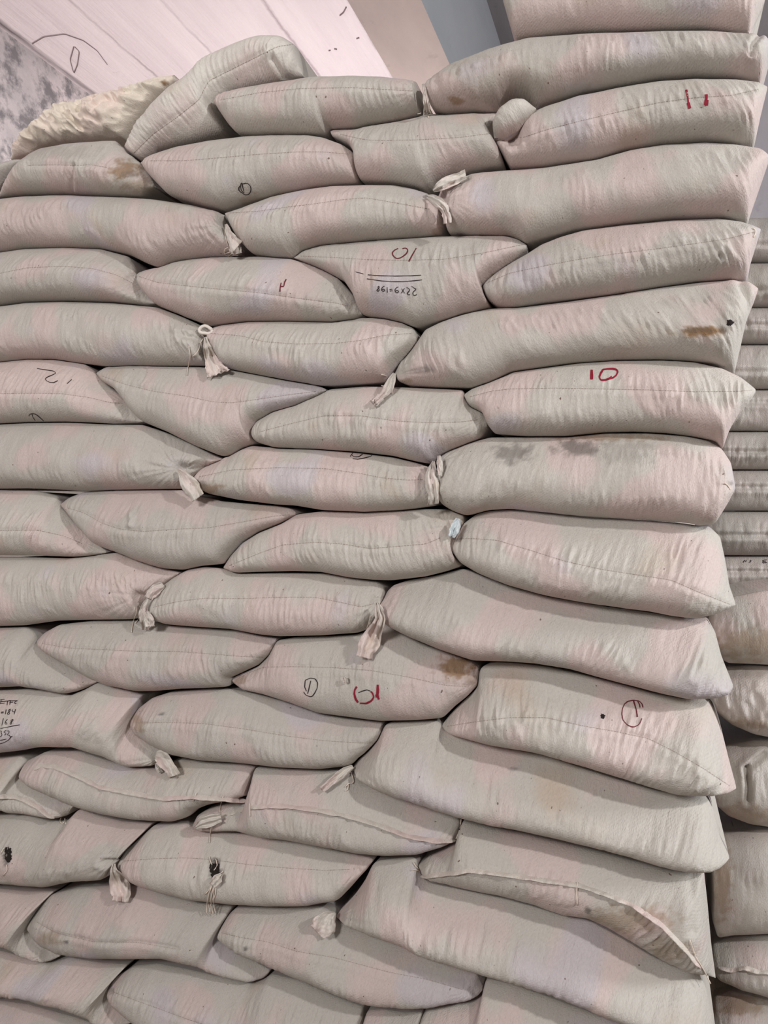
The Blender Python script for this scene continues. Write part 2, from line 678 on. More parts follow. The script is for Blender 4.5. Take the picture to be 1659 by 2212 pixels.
def join(parts):
    V, F = [], []
    for v, f in parts:
        o = len(V)
        V += list(v)
        F += [tuple(i + o for i in q) for q in f]
    return V, F


def thread_mesh(lines, key=None, r=0.0011, off=0.0045):
    out = []
    for ln in lines:
        n = max(int(sum(math.dist(a, b) for a, b in zip(ln[:-1], ln[1:])) / 4), 4)
        x, y = dense(ln, n, 6.0)
        P = drape(list(zip(x, y)), None, off)
        lim = sorted(p.y for p in P)[len(P) // 3] + 0.05
        # an end that hangs past the sack's edge stays at the thread's own depth
        P = [p if p.y <= lim else Vector(((qx - W_PX / 2) / F_PX * lim, lim, (H_PX / 2 - qy) / F_PX * lim + CAM_Z)) for p, qx, qy in zip(P, x, y)]
        out.append(tube_mesh(P, r))
    return join(out)


def flap_mesh(cl, seed=0, off=0.009, pleats=3, amp=0.006, fray=0.0, nc=19, th=0.0014, lift=0.0, square=True):
    """a crumpled strip of cloth: centre line (px, py, width_px); hangs just in front of what it lies on"""
    rr = random.Random(seed)
    c = np.array(cl, float)
    s = np.concatenate([[0], np.cumsum(np.hypot(np.diff(c[:, 0]), np.diff(c[:, 1])))])
    n = max(int(s[-1] / 2.2), 14)
    x, y = dense(c[:, :2].tolist(), n, 8.0)
    q = np.linspace(0, s[-1], n)
    w = np.interp(q, s, c[:, 2])
    wm = w.max()
    fq = q / s[-1]
    w = np.maximum(w, np.where(fq > 0.72, np.minimum(w.max() * 0.78, w.max()), 0)) if square else w
    slant = rr.uniform(-0.5, 0.5)
    tx, ty = np.gradient(x), np.gradient(y)
    L = np.hypot(tx, ty) + 1e-9
    nx, ny = -ty / L, tx / L
    dep = np.full(n, 1e9)
    for cc in (-0.8, -0.4, 0.0, 0.4, 0.8):
        cen = drape(list(zip(x + nx * w / 2 * cc, y + ny * w / 2 * cc)), None, 0.0)
        dep = np.minimum(dep, np.array([v.y for v in cen]))
    # monotone smooth depth
    k = 9
    pad = np.concatenate([np.full(k, dep[0]), dep, np.full(k, dep[-1])])
    mn = np.array([pad[i:i + 2 * k + 1].min() for i in range(n)])
    dep = np.convolve(np.concatenate([np.full(4, mn[0]), mn, np.full(4, mn[-1])]), np.ones(9) / 9, 'valid')
    V = []
    uv = []
    ph = rr.uniform(0, 6)
    for i in range(n):
        f = q[i] / s[-1]
        for j in range(nc):
            cc = j / (nc - 1) * 2 - 1
            px = x[i] + nx[i] * w[i] / 2 * cc
            py = y[i] + ny[i] * w[i] / 2 * cc
            e_ = slant * cc * w[i] * 0.5 * f ** 5 if square else 0.0
            px += tx[i] / L[i] * e_
            py += ty[i] / L[i] * e_
            if fray and i > n - 5:
                py += fray * rr.uniform(-1, 1)
                px += fray * 0.4 * rr.uniform(-1, 1)
            px += 1.2 * float(pn(f * 5, j * 0.9, seed + 3))
            z = amp * min(1, w[i] / 22) * (math.sin(cc * pleats * 2.2 + ph + 1.4 * math.sin(f * 3 + ph)) + 0.9 * float(pn(cc * 2.2 + 5, f * 4, seed)) + 0.9 * abs(float(pn(cc * 3.1 - f * 2, f * 5 + cc, seed + 2))))
            t = dep[i] - off - abs(amp) - z - lift * f
            V.append(Vector(((px - W_PX / 2) / F_PX * t, t, (H_PX / 2 - py) / F_PX * t + CAM_Z)))
            uv.append((j * 0.004 + seed, f * s[-1] * 0.001))
    m = n * nc
    for v in list(V):
        V.append(v + Vector((0, th, 0)))
    uv = uv + uv
    F = []
    for i in range(n - 1):
        for j in range(nc - 1):
            a = i * nc + j
            F.append((a, a + 1, a + nc + 1, a + nc))
            F.append((m + a, m + a + nc, m + a + nc + 1, m + a + 1))
    rim = [(i * nc, (i + 1) * nc) for i in range(n - 1)] + [((i + 1) * nc + nc - 1, i * nc + nc - 1) for i in range(n - 1)]
    rim += [(j + 1, j) for j in range(nc - 1)] + [((n - 1) * nc + j, (n - 1) * nc + j + 1) for j in range(nc - 1)]
    for a, b in rim:
        F.append((a, b, m + b, m + a))
    return V, F, uv


def hem_mesh(line, width=13, out=0.012, seed=0, drop=1.0):
    """folded sewn lip standing out of the sack along a line"""
    total = sum(math.dist(a, b) for a, b in zip(line[:-1], line[1:]))
    n = int(total / 3.0)
    x, y = dense(line, n, 10.0)
    tx, ty = np.gradient(x), np.gradient(y)
    L = np.hypot(tx, ty) + 1e-9
    nx, ny = -ty / L, tx / L
    top = drape(list(zip(x - nx * width * .35, y - ny * width * .35)), None, 0.0)
    V, uv, F = [], [], []
    nc = 6
    dep = np.array([p.y for p in top])
    dep = np.convolve(np.concatenate([np.full(4, dep[0]), dep, np.full(4, dep[-1])]), np.ones(9) / 9, 'valid')
    for i in range(n):
        fade = min(1, i / 5 + 0.3, (n - 1 - i) / 5 + 0.3)
        ww = width * (0.9 + 0.25 * float(pn(i * 0.13, 0.5, seed))) * fade
        oo = out * (1.0 + 0.5 * float(pn(i * 0.21, 2.5, seed + 1))) * fade
        for (cw, co) in ((-.4, -.12), (-.1, .35), (.25, .8), (.5, 1.0), (.52, .82), (.3, .45)):
            px, py = x[i] + nx[i] * ww * cw, y[i] + ny[i] * ww * cw
            t = dep[i] - oo * co - 0.0015
            V.append(Vector(((px - W_PX / 2) / F_PX * t, t, (H_PX / 2 - py) / F_PX * t + CAM_Z)))
            uv.append((i * 0.003, cw * 0.02 + seed))
    for i in range(n - 1):
        for j in range(nc - 1):
            a = i * nc + j
            F.append((a, a + nc, a + nc + 1, a + 1))
    F.append(tuple(range(nc)))
    F.append(tuple(range((n - 1) * nc, n * nc))[::-1])
    return V, F, uv


def patch_mesh(cx, cy, rx, ry, key, seed=0, off=0.0008):
    V, F = [], []
    rr = random.Random(seed)
    c, d = hit(cx, cy, key)
    if c is None:
        return V, F
    V.append(c - d * off)
    k = 22
    for i in range(k):
        a = 2 * math.pi * i / k
        f = rr.uniform(0.7, 1.2)
        p, d = hit(cx + rx * f * math.cos(a), cy + ry * f * math.sin(a), key)
        V.append((p if p is not None else c) - d * off)
    for i in range(k):
        F.append((0, 1 + i, 1 + (i + 1) % k))
    return V, F


def ring_mesh(cx, cy, rx, ry, r=0.0042, off=0.006):
    P = drape([(cx + rx * math.cos(a), cy + ry * math.sin(a)) for a in np.linspace(0, 2 * math.pi, 25)], None, off)
    dep = sum(p.y for p in P) / len(P)
    dep = min(dep, sorted(p.y for p in P)[6])
    Q = []
    for a in np.linspace(0, 2 * math.pi, 25):
        wob = 1 + 0.16 * math.sin(2 * a + 1) + 0.1 * math.sin(3 * a)
        px, py = cx + rx * wob * math.cos(a), cy + ry * wob * math.sin(a)
        t = dep
        Q.append(Vector(((px - W_PX / 2) / F_PX * t, t, (H_PX / 2 - py) / F_PX * t + CAM_Z)))
    return tube_mesh(Q, r)


def zoompts(ox, oy, sc, pts):
    return [(ox + x / sc, oy + y / sc) for x, y in pts]


# ------------------------------------------------------------------ the room
VP = np.array([SN, CN, 0.0])       # direction the ceiling planks and the beam run in
EP = np.array([CN, -SN, 0.0])
HC, HB = 2.67, 1.90                # ceiling and beam soffit above the camera
Z0 = CAM_Z


def room_pt(xp, yp, z):
    p = EP * xp + VP * yp
    return Vector((p[0], p[1], z))


def box_room(name, x0, x1, y0, y1, z0, z1, mat, kind='structure', bevel=0.0):
    c = [room_pt(x, y, z) for z in (z0, z1) for (x, y) in ((x0, y0), (x1, y0), (x1, y1), (x0, y1))]
    F = [(3, 2, 1, 0), (4, 5, 6, 7), (0, 1, 5, 4), (1, 2, 6, 5), (2, 3, 7, 6), (3, 0, 4, 7)]
    uv = [((v.x * EP[0] + v.y * EP[1]), (v.x * VP[0] + v.y * VP[1])) for v in c]
    o = mesh_obj(name, c, F, mat, uv=uv, smooth=False)
    if kind:
        o['kind'] = kind
    return o


def plaster(name, c0, c1, dark=None, dark_lo=0.6, dark_hi=0.75, streak=True, bump=0.5, sx=9, sy=0.7, lines=(), blot=5):
    m, nt, p = new_mat(name)
    L = nt.links.new
    g = nd(nt, 'ShaderNodeNewGeometry')
    rot = nd(nt, 'ShaderNodeMapping')
    rot.inputs['Rotation'].default_value = (0, 0, TH)
    L(g.outputs['Position'], rot.inputs[0])
    mp = nd(nt, 'ShaderNodeMapping')
    mp.inputs['Scale'].default_value = (sx, sy, 3)
    L(rot.outputs[0], mp.inputs[0])
    n1 = nd(nt, 'ShaderNodeTexNoise')
    n1.inputs['Scale'].default_value = 1
    n1.inputs['Detail'].default_value = 6
    n1.inputs['Roughness'].default_value = 0.62
    L(mp.outputs[0], n1.inputs['Vector'])
    n2 = nd(nt, 'ShaderNodeTexNoise')
    n2.inputs['Scale'].default_value = blot
    n2.inputs['Detail'].default_value = 8
    n2.inputs['Roughness'].default_value = 0.68
    L(rot.outputs[0], n2.inputs['Vector'])
    c = mix_col(nt, ramp(nt, n1.outputs[0], 0.38, 0.62), c0, c1)
    if dark is not None:
        c = mix_col(nt, ramp(nt, n2.outputs[0], dark_lo, dark_hi), c, dark)
    sep = nd(nt, 'ShaderNodeSeparateXYZ')
    L(rot.outputs[0], sep.inputs[0])
    for (x, wd, amt, colr) in lines:
        # a cracked joint between two boards, wandering a little
        w = nd(nt, 'ShaderNodeMath', operation='MULTIPLY_ADD')
        L(n2.outputs[0], w.inputs[0])
        w.inputs[1].default_value = 0.05
        L(sep.outputs[0], w.inputs[2])
        s = nd(nt, 'ShaderNodeMath', operation='SUBTRACT')
        L(w.outputs[0], s.inputs[0])
        s.inputs[1].default_value = x + 0.025
        a = nd(nt, 'ShaderNodeMath', operation='ABSOLUTE')
        L(s.outputs[0], a.inputs[0])
        r = ramp(nt, a.outputs[0], 0.0, wd, (amt, amt, amt, 1), (0, 0, 0, 1))
        brk = nd(nt, 'ShaderNodeMath', operation='MULTIPLY')
        L(r, brk.inputs[0])
        L(ramp(nt, n1.outputs[0], 0.3, 0.55), brk.inputs[1])
        c = mix_col(nt, brk.outputs[0], c, colr)
    L(c, p.inputs['Base Color'])
    p.inputs['Roughness'].default_value = 0.9
    p.inputs['Specular IOR Level'].default_value = 0.15
    b = nd(nt, 'ShaderNodeBump')
    b.inputs['Strength'].default_value = bump
    b.inputs['Distance'].default_value = 0.03
    L(n1.outputs[0], b.inputs['Height'])
    b2 = nd(nt, 'ShaderNodeBump')
    b2.inputs['Strength'].default_value = bump * 0.6
    b2.inputs['Distance'].default_value = 0.02
    L(n2.outputs[0], b2.inputs['Height'])
    L(b.outputs[0], b2.inputs['Normal'])
    L(b2.outputs[0], p.inputs['Normal'])
    return m


m_ceil = plaster('pinkish_whitewashed_boards', srgb(242, 228, 228), srgb(234, 219, 220), srgb(205, 188, 190), 0.66, 0.74,
                 bump=0.7,
                 lines=[(-3.34, .045, 1.0, srgb(120, 108, 110)), (-1.46, .03, 1.0, srgb(120, 104, 106)), (-2.85, .014, .7, srgb(150, 132, 134)),
                        (-2.4, .012, .65, srgb(160, 142, 146)), (-1.9, .016, .75, srgb(170, 150, 154))])
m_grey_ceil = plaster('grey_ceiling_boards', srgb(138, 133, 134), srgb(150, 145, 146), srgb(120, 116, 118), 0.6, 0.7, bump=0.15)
m_wall_l = plaster('mouldy_grey_plaster', srgb(226, 216, 214), srgb(196, 189, 189), srgb(138, 134, 136), 0.46, 0.60, bump=0.7, sx=7, sy=2.5, blot=8)
m_wall_b = plaster('lilac_grey_wall', srgb(176, 170, 174), srgb(168, 162, 167), srgb(158, 152, 156), 0.6, 0.7, bump=0.1)
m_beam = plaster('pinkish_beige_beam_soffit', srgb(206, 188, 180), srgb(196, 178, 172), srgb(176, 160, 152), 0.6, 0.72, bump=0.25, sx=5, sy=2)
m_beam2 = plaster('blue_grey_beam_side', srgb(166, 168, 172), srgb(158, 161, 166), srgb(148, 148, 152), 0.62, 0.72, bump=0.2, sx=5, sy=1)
m_floor = plaster('dusty_concrete', srgb(126, 112, 98), srgb(116, 103, 92), srgb(96, 84, 74), 0.6, 0.7, bump=0.2)

box_room('floor', -3.4, 4.2, -3.8, 5.2, -0.1, 0.0, m_floor)
box_room('ceiling', -3.4, -0.924, -3.8, 5.2, Z0 + HC, Z0 + HC + 0.12, m_ceil)
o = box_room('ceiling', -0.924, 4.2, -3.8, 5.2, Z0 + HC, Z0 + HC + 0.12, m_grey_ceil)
box_room('wall_left', -3.5, -3.37, -3.8, 5.2, 0.0, Z0 + HC, m_wall_l)
box_room('wall_back', -3.4, 4.2, 5.0, 5.12, 0.0, Z0 + HC, m_wall_b)
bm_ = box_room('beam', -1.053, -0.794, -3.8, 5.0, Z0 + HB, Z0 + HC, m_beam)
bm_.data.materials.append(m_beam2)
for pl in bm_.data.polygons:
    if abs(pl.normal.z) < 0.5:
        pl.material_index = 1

# flaking strokes and a loop of cable mark on the ceiling, as dark lines lying on the boards
def on_ceiling(px, py, dz=0.004):
    v = (H_PX / 2 - py) / F_PX
    t = (HC - dz) / v
    return Vector(((px - W_PX / 2) / F_PX * t, t, CAM_Z + HC - dz))


def ceil_lines(name, lines, r, mat, label):
    parts = []
    for ln in lines:
        x, y = dense(ln, max(8, int(len(ln) * 6)), 6)
        parts.append(tube_mesh([on_ceiling(a, b) for a, b in zip(x, y)], r))
    V, F = join(parts)
    o = mesh_obj(name, V, F, mat)
    o['kind'] = 'structure'
    return o


m_crack = simple('ceiling_crack', srgb(142, 126, 128))
ceil_lines('trim_1', [[(160, 102), (152, 130), (160, 160), (168, 140), (172, 112), (162, 102)],
                      [(70, 95), (95, 80), (140, 74), (180, 88), (210, 110), (232, 140)]], 0.0022, m_crack, None)
ceil_lines('trim_2', [[(748, 16), (742, 28), (734, 34)], [(770, 84), (776, 82)], [(710, 110), (714, 109)],
                      [(722, 106), (728, 107)]], 0.003, m_crack, None)

# ------------------------------------------------------------------ the sacks of the front stack
# each: upper outline, lower outline (left tip to right tip) as seen, plus how it bulges
S = {}


def sk(key, T, B, **kw):
    S[key] = dict(T=T, B=B, **kw)


sk('lean', [(270, 325), (280, 300), (300, 260), (335, 220), (375, 183), (420, 148), (470, 115), (530, 90), (580, 77), (622, 80), (646, 97), (653, 130), (656, 160)],
   [(270, 328), (287, 347), (312, 346), (345, 325), (400, 312), (450, 300), (488, 288), (478, 262), (468, 235), (500, 205), (560, 190), (610, 180), (656, 166)],
   n0=-0.03, bulge=0.075, depth=0.24, mat='pale', seam=[(285, 335), (330, 290), (380, 255), (430, 215), (450, 175), (520, 140), (600, 100), (640, 95)], skew=-0.1, wr=1.6,
   creases=[([(590, 130), (612, 165), (625, 172)], 6, .008)])
sk('toptie', [(463, 216), (480, 205), (520, 195), (600, 178), (680, 166), (750, 163), (830, 165), (890, 172), (917, 181)],
   [(463, 221), (480, 245), (500, 275), (514, 290), (560, 293), (650, 292), (720, 288), (790, 280), (860, 265), (905, 248), (917, 236)],
   seam=[(475, 216), (560, 200), (650, 191), (760, 189), (830, 193), (890, 196), (912, 196)], gathers=[(905, 196, 45, .004)], skew=0.3)
sk('topfat', [(922, 182), (945, 160), (975, 138), (1060, 105), (1140, 82), (1250, 73), (1400, 69), (1520, 67), (1600, 73), (1640, 78), (1672, 88)],
   [(922, 205), (930, 228), (942, 244), (960, 246), (1040, 242), (1085, 238), (1110, 222), (1145, 219), (1160, 231), (1200, 217), (1260, 200), (1330, 188), (1420, 173), (1500, 168), (1590, 171), (1645, 172), (1672, 100)],
   sides=[(((1662, 95), (1612, 172)), 1.2)], wr=1.9, creases=[([(1640, 80), (1627, 92), (1623, 118)], 5, .008)], stains=[(985, 217, 26, 10, .7, 'b'), (1100, 180, 200, 60, .18, 'b')], dents=[(1112, 226, 46, .075)])
sk('summit', [(1087, 3), (1088, -40), (1120, -80), (1220, -100), (1400, -106), (1560, -95), (1640, -50), (1655, -10)],
   [(1088, 7), (1100, 48), (1117, 90), (1160, 85), (1250, 74), (1400, 70), (1520, 68), (1618, 75), (1632, 40), (1652, 0)],
   sides=[(((1645, 0), (1595, 75)), 1.2)], wr=1.3, n0=-0.01)
sk('eleven', [(1063, 300), (1070, 278), (1090, 258), (1125, 256), (1180, 230), (1250, 207), (1330, 191), (1420, 176), (1500, 171), (1580, 173), (1635, 178), (1658, 184)],
   [(1063, 302), (1080, 325), (1095, 350), (1105, 365), (1180, 360), (1280, 345), (1350, 325), (1430, 312), (1520, 307), (1600, 311), (1632, 309), (1645, 245), (1658, 190)],
   sides=[(((1652, 195), (1592, 310)), 1.2)], seam=[(1080, 298), (1130, 297), (1180, 280), (1250, 262), (1330, 243), (1420, 222), (1500, 211), (1580, 206), (1640, 192)], wr=1.3, dents=[(1098, 280, 30, .045)])
sk('wedge', [(687, 275), (700, 269), (730, 267), (770, 269), (800, 260), (850, 254), (950, 244), (1030, 241), (1068, 242), (1078, 243)],
   [(687, 279), (705, 290), (735, 305), (762, 322), (772, 345), (777, 370), (780, 396), (850, 400), (900, 408), (930, 414), (945, 398), (985, 382), (1050, 370), (1092, 366), (1084, 335), (1063, 302), (1068, 275), (1080, 250)],
   n0=-0.012, seam=[(735, 290), (790, 302), (830, 303), (900, 302), (990, 297), (1060, 288)])
sk('circle', [(307, 350), (330, 335), (380, 318), (450, 305), (530, 295), (600, 290), (660, 291), (700, 297), (740, 312), (765, 330), (775, 352)],
   [(307, 355), (325, 378), (345, 400), (370, 425), (410, 437), (450, 448), (485, 453), (530, 440), (600, 420), (680, 405), (740, 398), (774, 396), (776, 360)],
   seam=[(325, 347), (400, 347), (480, 340), (560, 333), (640, 328), (700, 328), (755, 333)], stains=[(545, 435, 30, 22, .35, 'b')])
sk('sliver', [(-160, 385), (-60, 357), (0, 350), (30, 344), (47, 345)],
   [(-160, 420), (-60, 450), (-20, 436), (2, 415), (22, 385), (45, 350)], n0=-0.01, wr=.6)
sk('dusty', [(-40, 432), (2, 418), (24, 388), (52, 347), (90, 320), (150, 310), (230, 305), (268, 305), (288, 340), (306, 354), (325, 380), (334, 400)],
   [(-40, 436), (0, 426), (60, 421), (140, 420), (250, 425), (310, 424), (334, 406)],
   seam=[(60, 357), (110, 356), (160, 357), (200, 356), (232, 362)], creases=[([(158, 357), (155, 390), (157, 420)], 4, .006)],
   stains=[(270, 368, 38, 26, .75, 'b'), (285, 380, 20, 12, .4, 'd'), (300, 400, 45, 20, .4, 'b'), (120, 330, 110, 20, .15, 'd')], wr=1.2)
sk('plainA', [(-80, 430), (0, 430), (60, 423), (150, 420), (260, 425), (340, 430), (420, 442), (470, 455), (488, 465)],
   [(-80, 545), (0, 545), (60, 537), (140, 535), (220, 537), (280, 550), (320, 570), (345, 579), (400, 563), (460, 556), (525, 553), (512, 528), (495, 498), (488, 475)],
   gathers=[(487, 488, 70, .0045)], wr=1.8, skew=0.3)
sk('overten', [(488, 460), (520, 452), (550, 440), (590, 425), (650, 412), (720, 402), (790, 400), (850, 400), (890, 407), (925, 418), (945, 435), (960, 455)],
   [(489, 466), (505, 490), (525, 525), (548, 550), (600, 557), (636, 557), (655, 542), (690, 530), (770, 523), (860, 516), (920, 512), (955, 508), (961, 480)],
   seam=[(497, 460), (560, 456), (620, 447), (680, 440), (740, 431), (790, 427), (860, 439), (930, 452)], stains=[(945, 500, 14, 20, .4, 'b')])
sk('bigA', [(946, 425), (957, 404), (985, 385), (1040, 373), (1100, 368), (1180, 362), (1290, 345), (1360, 325), (1430, 313), (1520, 309), (1590, 313), (1640, 320), (1664, 332)],
   [(948, 430), (964, 455), (969, 480), (970, 507), (1020, 508), (1100, 510), (1138, 527), (1180, 514), (1240, 498), (1350, 483), (1450, 473), (1560, 471), (1618, 478), (1640, 400), (1664, 340)],
   sides=[(((1655, 335), (1578, 480)), 1.2)], gathers=[(955, 428, 60, .005)], wr=.8, creases=[([(958, 422), (985, 400), (1010, 385)], 6, .006)])
sk('leftB', [(-80, 550), (0, 546), (60, 538), (140, 536), (220, 539), (280, 555), (294, 578), (302, 605), (318, 635), (334, 652)],
   [(-80, 665), (0, 660), (60, 652), (150, 650), (250, 653), (320, 660), (336, 657)],
   seam=[(0, 590), (60, 578), (140, 575), (200, 580), (250, 593), (288, 612)], gathers=[(298, 618, 60, .003)], wr=1.3, pair=0.25)
sk('twostroke', [(293, 591), (320, 583), (345, 578), (380, 563), (450, 556), (560, 555), (630, 560), (680, 575), (730, 600), (765, 640), (783, 676)],
   [(293, 595), (310, 625), (345, 662), (400, 685), (452, 704), (530, 695), (610, 694), (720, 696), (770, 690), (784, 681)],
   seam=[(300, 597), (340, 610), (400, 617), (480, 625), (560, 632), (650, 645), (730, 655), (757, 662)], wr=1.2, gathers=[(757, 664, 40, .003)])
sk('sum', [(636, 554), (655, 541), (700, 530), (770, 523), (860, 517), (950, 511), (1030, 509), (1090, 509), (1120, 516), (1138, 530)],
   [(636, 558), (660, 568), (700, 585), (750, 612), (775, 650), (786, 682), (830, 690), (880, 705), (905, 708), (940, 697), (1000, 679), (1060, 664), (1052, 648), (1040, 625), (1060, 600), (1100, 570), (1138, 540)],
   seam=[(650, 553), (720, 556), (800, 561), (880, 562), (960, 560), (1050, 545), (1110, 532), (1130, 528)], wr=1.1, pair=0.15)
sk('cornerB', [(1037, 622), (1050, 605), (1090, 576), (1140, 548), (1170, 528), (1210, 512), (1260, 498), (1350, 486), (1450, 477), (1550, 473), (1600, 479), (1643, 493)],
   [(1037, 628), (1052, 648), (1075, 663), (1110, 665), (1180, 655), (1260, 645), (1330, 637), (1420, 622), (1500, 610), (1570, 605), (1617, 606), (1622, 570), (1643, 500)],
   sides=[(((1640, 505), (1572, 606)), 1.2)], seam=[(1050, 612), (1100, 590), (1180, 573), (1250, 560), (1330, 548), (1420, 537), (1500, 526), (1570, 516), (1632, 500)], wr=1.4,
   creases=[([(1556, 552), (1560, 558)], 4, .006)])
sk('knotleft', [(-80, 672), (0, 662), (60, 654), (140, 652), (250, 655), (340, 663), (390, 681), (430, 700), (447, 710)],
   [(-80, 785), (0, 782), (60, 776), (120, 777), (200, 788), (240, 792), (300, 790), (400, 791), (455, 790), (450, 760), (447, 720)],
   gathers=[(442, 715, 75, .004)], creases=[([(395, 725), (415, 729), (435, 738)], 6, .010)], wr=1.7, skew=0.3)
sk('underknot', [(448, 712), (480, 703), (540, 696), (620, 695), (720, 697), (780, 687), (830, 687), (870, 693), (895, 710), (902, 728)],
   [(449, 718), (460, 745), (480, 775), (495, 797), (550, 808), (620, 822), (690, 833), (720, 834), (790, 830), (838, 825), (852, 800), (870, 780), (890, 755), (902, 736)],
   seam=[(455, 720), (520, 725), (570, 738), (640, 743), (720, 742), (780, 735), (830, 724), (888, 720)], wr=1.3)
sk('smear', [(853, 803), (866, 780), (890, 757), (905, 735), (920, 712), (950, 697), (1000, 679), (1060, 667), (1130, 664), (1220, 653), (1320, 639), (1420, 623), (1510, 611), (1580, 606), (1615, 609), (1637, 622)],
   [(853, 806), (862, 825), (885, 833), (950, 837), (1020, 838), (1065, 824), (1110, 803), (1160, 796), (1240, 785), (1330, 779), (1420, 778), (1480, 780), (1540, 785), (1592, 802), (1604, 740), (1612, 695), (1628, 655), (1637, 628)],
   sides=[(((1627, 650), (1535, 795)), 1.2)], wr=1.5, gathers=[(860, 808, 60, .004)], stains=[(1515, 717, 62, 15, 1.0, 'b'), (1500, 714, 40, 8, .5, 'd'), (1566, 712, 14, 10, .6, 'd'), (925, 797, 16, 10, .6, 'd'), (900, 800, 14, 8, .4, 'd'), (880, 822, 18, 8, .5, 'b'), (1570, 690, 24, 24, .2, 'd')],
   creases=[([(1600, 615), (1612, 640), (1618, 665)], 9, .007)], pair=0.15)
sk('two', [(-80, 785), (0, 783), (60, 777), (120, 777), (185, 787), (207, 803), (235, 835), (262, 855), (285, 882), (310, 908)],
   [(-80, 920), (0, 915), (60, 912), (140, 911), (200, 913), (250, 916), (300, 914), (312, 911)],
   seam=[(0, 850), (80, 849), (130, 850), (190, 858), (240, 870), (268, 871)], gathers=[(272, 872, 50, .003)], wr=1.4, pair=0.25)
sk('lavender', [(208, 805), (230, 793), (280, 790), (340, 792), (430, 793), (490, 798), (550, 809), (620, 822), (680, 832), (700, 838), (705, 842)],
   [(208, 810), (225, 825), (260, 845), (282, 870), (302, 900), (318, 914), (370, 935), (430, 965), (480, 985), (500, 987), (525, 968), (556, 957), (546, 938), (552, 912), (590, 890), (640, 876), (690, 855), (705, 846)],
   seam=[(220, 812), (270, 830), (330, 845), (400, 855), (460, 868), (500, 870), (560, 862), (620, 853), (685, 845)], creases=[([(315, 795), (312, 810), (308, 825)], 3, .003)], wr=1.1)
sk('tassel', [(545, 930), (555, 910), (590, 890), (640, 875), (690, 852), (714, 841), (790, 835), (850, 836), (940, 840), (1002, 843), (1003, 858), (1016, 880), (1042, 892), (1054, 912)],
   [(545, 935), (560, 957), (600, 968), (680, 970), (770, 976), (850, 985), (900, 997), (930, 1002), (960, 985), (1000, 965), (1040, 946), (1053, 925)],
   seam=[(560, 933), (620, 917), (700, 898), (780, 898), (860, 910), (940, 913), (1000, 911), (1035, 906)], gathers=[(1040, 906, 45, .003)], wr=1.4)
sk('ten', [(1003, 852), (1020, 840), (1060, 825), (1110, 804), (1170, 796), (1250, 785), (1340, 779), (1430, 778), (1500, 783), (1560, 796), (1600, 815), (1632, 840)],
   [(1003, 860), (1015, 878), (1045, 893), (1056, 920), (1070, 938), (1140, 943), (1220, 943), (1300, 935), (1370, 933), (1440, 936), (1500, 944), (1545, 952), (1563, 970), (1576, 930), (1595, 895), (1620, 868), (1632, 848)],
   sides=[(((1622, 858), (1532, 955)), 1.2)], seam=[(1015, 857), (1060, 845), (1100, 840), (1200, 838), (1300, 840), (1400, 842), (1500, 846), (1600, 845), (1628, 842)], wr=1.3)
sk('pucker', [(-80, 925), (0, 917), (60, 914), (150, 913), (240, 917), (310, 918), (360, 935), (420, 961), (462, 984), (480, 991)],
   [(-80, 1060), (0, 1056), (60, 1055), (140, 1058), (190, 1062), (260, 1058), (340, 1057), (400, 1056), (418, 1040), (420, 1028), (440, 1010), (480, 995)],
   gathers=[(383, 1012, 90, .006)], wr=1.1, creases=[([(385, 1012), (410, 1012), (440, 1005)], 9, .012)])
sk('loopmark', [(420, 1030), (440, 1010), (480, 992), (510, 976), (545, 963), (600, 968), (680, 971), (770, 978), (850, 988), (900, 1000), (925, 1008), (932, 1030)],
   [(420, 1036), (435, 1055), (460, 1068), (520, 1080), (600, 1090), (640, 1092), (700, 1102), (790, 1106), (870, 1102), (905, 1098), (945, 1092), (946, 1060), (934, 1040)],
   seam=[(430, 1030), (500, 1015), (600, 1010), (700, 1012), (780, 1023), (825, 1032), (880, 1037), (915, 1036)], stains=[(455, 1055, 40, 16, .6, 'b'), (440, 1045, 14, 10, .4, 'd')], gathers=[(925, 1036, 45, .003)], wr=1.2)
sk('smudge', [(942, 990), (955, 977), (975, 968), (1010, 958), (1060, 945), (1140, 945), (1230, 944), (1310, 936), (1400, 936), (1480, 942), (1530, 951), (1560, 968), (1580, 998), (1588, 1048)],
   [(942, 994), (952, 1025), (950, 1060), (957, 1090), (985, 1107), (1010, 1114), (1050, 1105), (1100, 1100), (1160, 1105), (1250, 1116), (1330, 1121), (1400, 1126), (1480, 1134), (1512, 1141), (1545, 1130), (1570, 1090), (1588, 1056)],
   sides=[(((1490, 930), (1588, 1050)), 0.45), (((1588, 1062), (1530, 1138)), 0.45)], bulge=.070, wr=1.5, gathers=[(945, 1000, 50, .004), (1578, 1050, 30, .004)], stains=[(1105, 978, 50, 26, .6, 'd'), (1250, 968, 60, 22, .7, 'd'), (1350, 980, 90, 30, .25, 'd'), (1310, 945, 160, 10, .55, 'b')])
sk('blunt', [(-80, 1065), (0, 1060), (80, 1060), (128, 1072), (134, 1096), (165, 1132), (200, 1167), (230, 1190)],
   [(-80, 1203), (0, 1200), (60, 1201), (150, 1203), (185, 1203), (212, 1199), (231, 1194)],
   seam=[(0, 1146), (80, 1145), (140, 1158), (172, 1172)], gathers=[(176, 1172, 60, .003)], wr=1.5, pair=0.25)
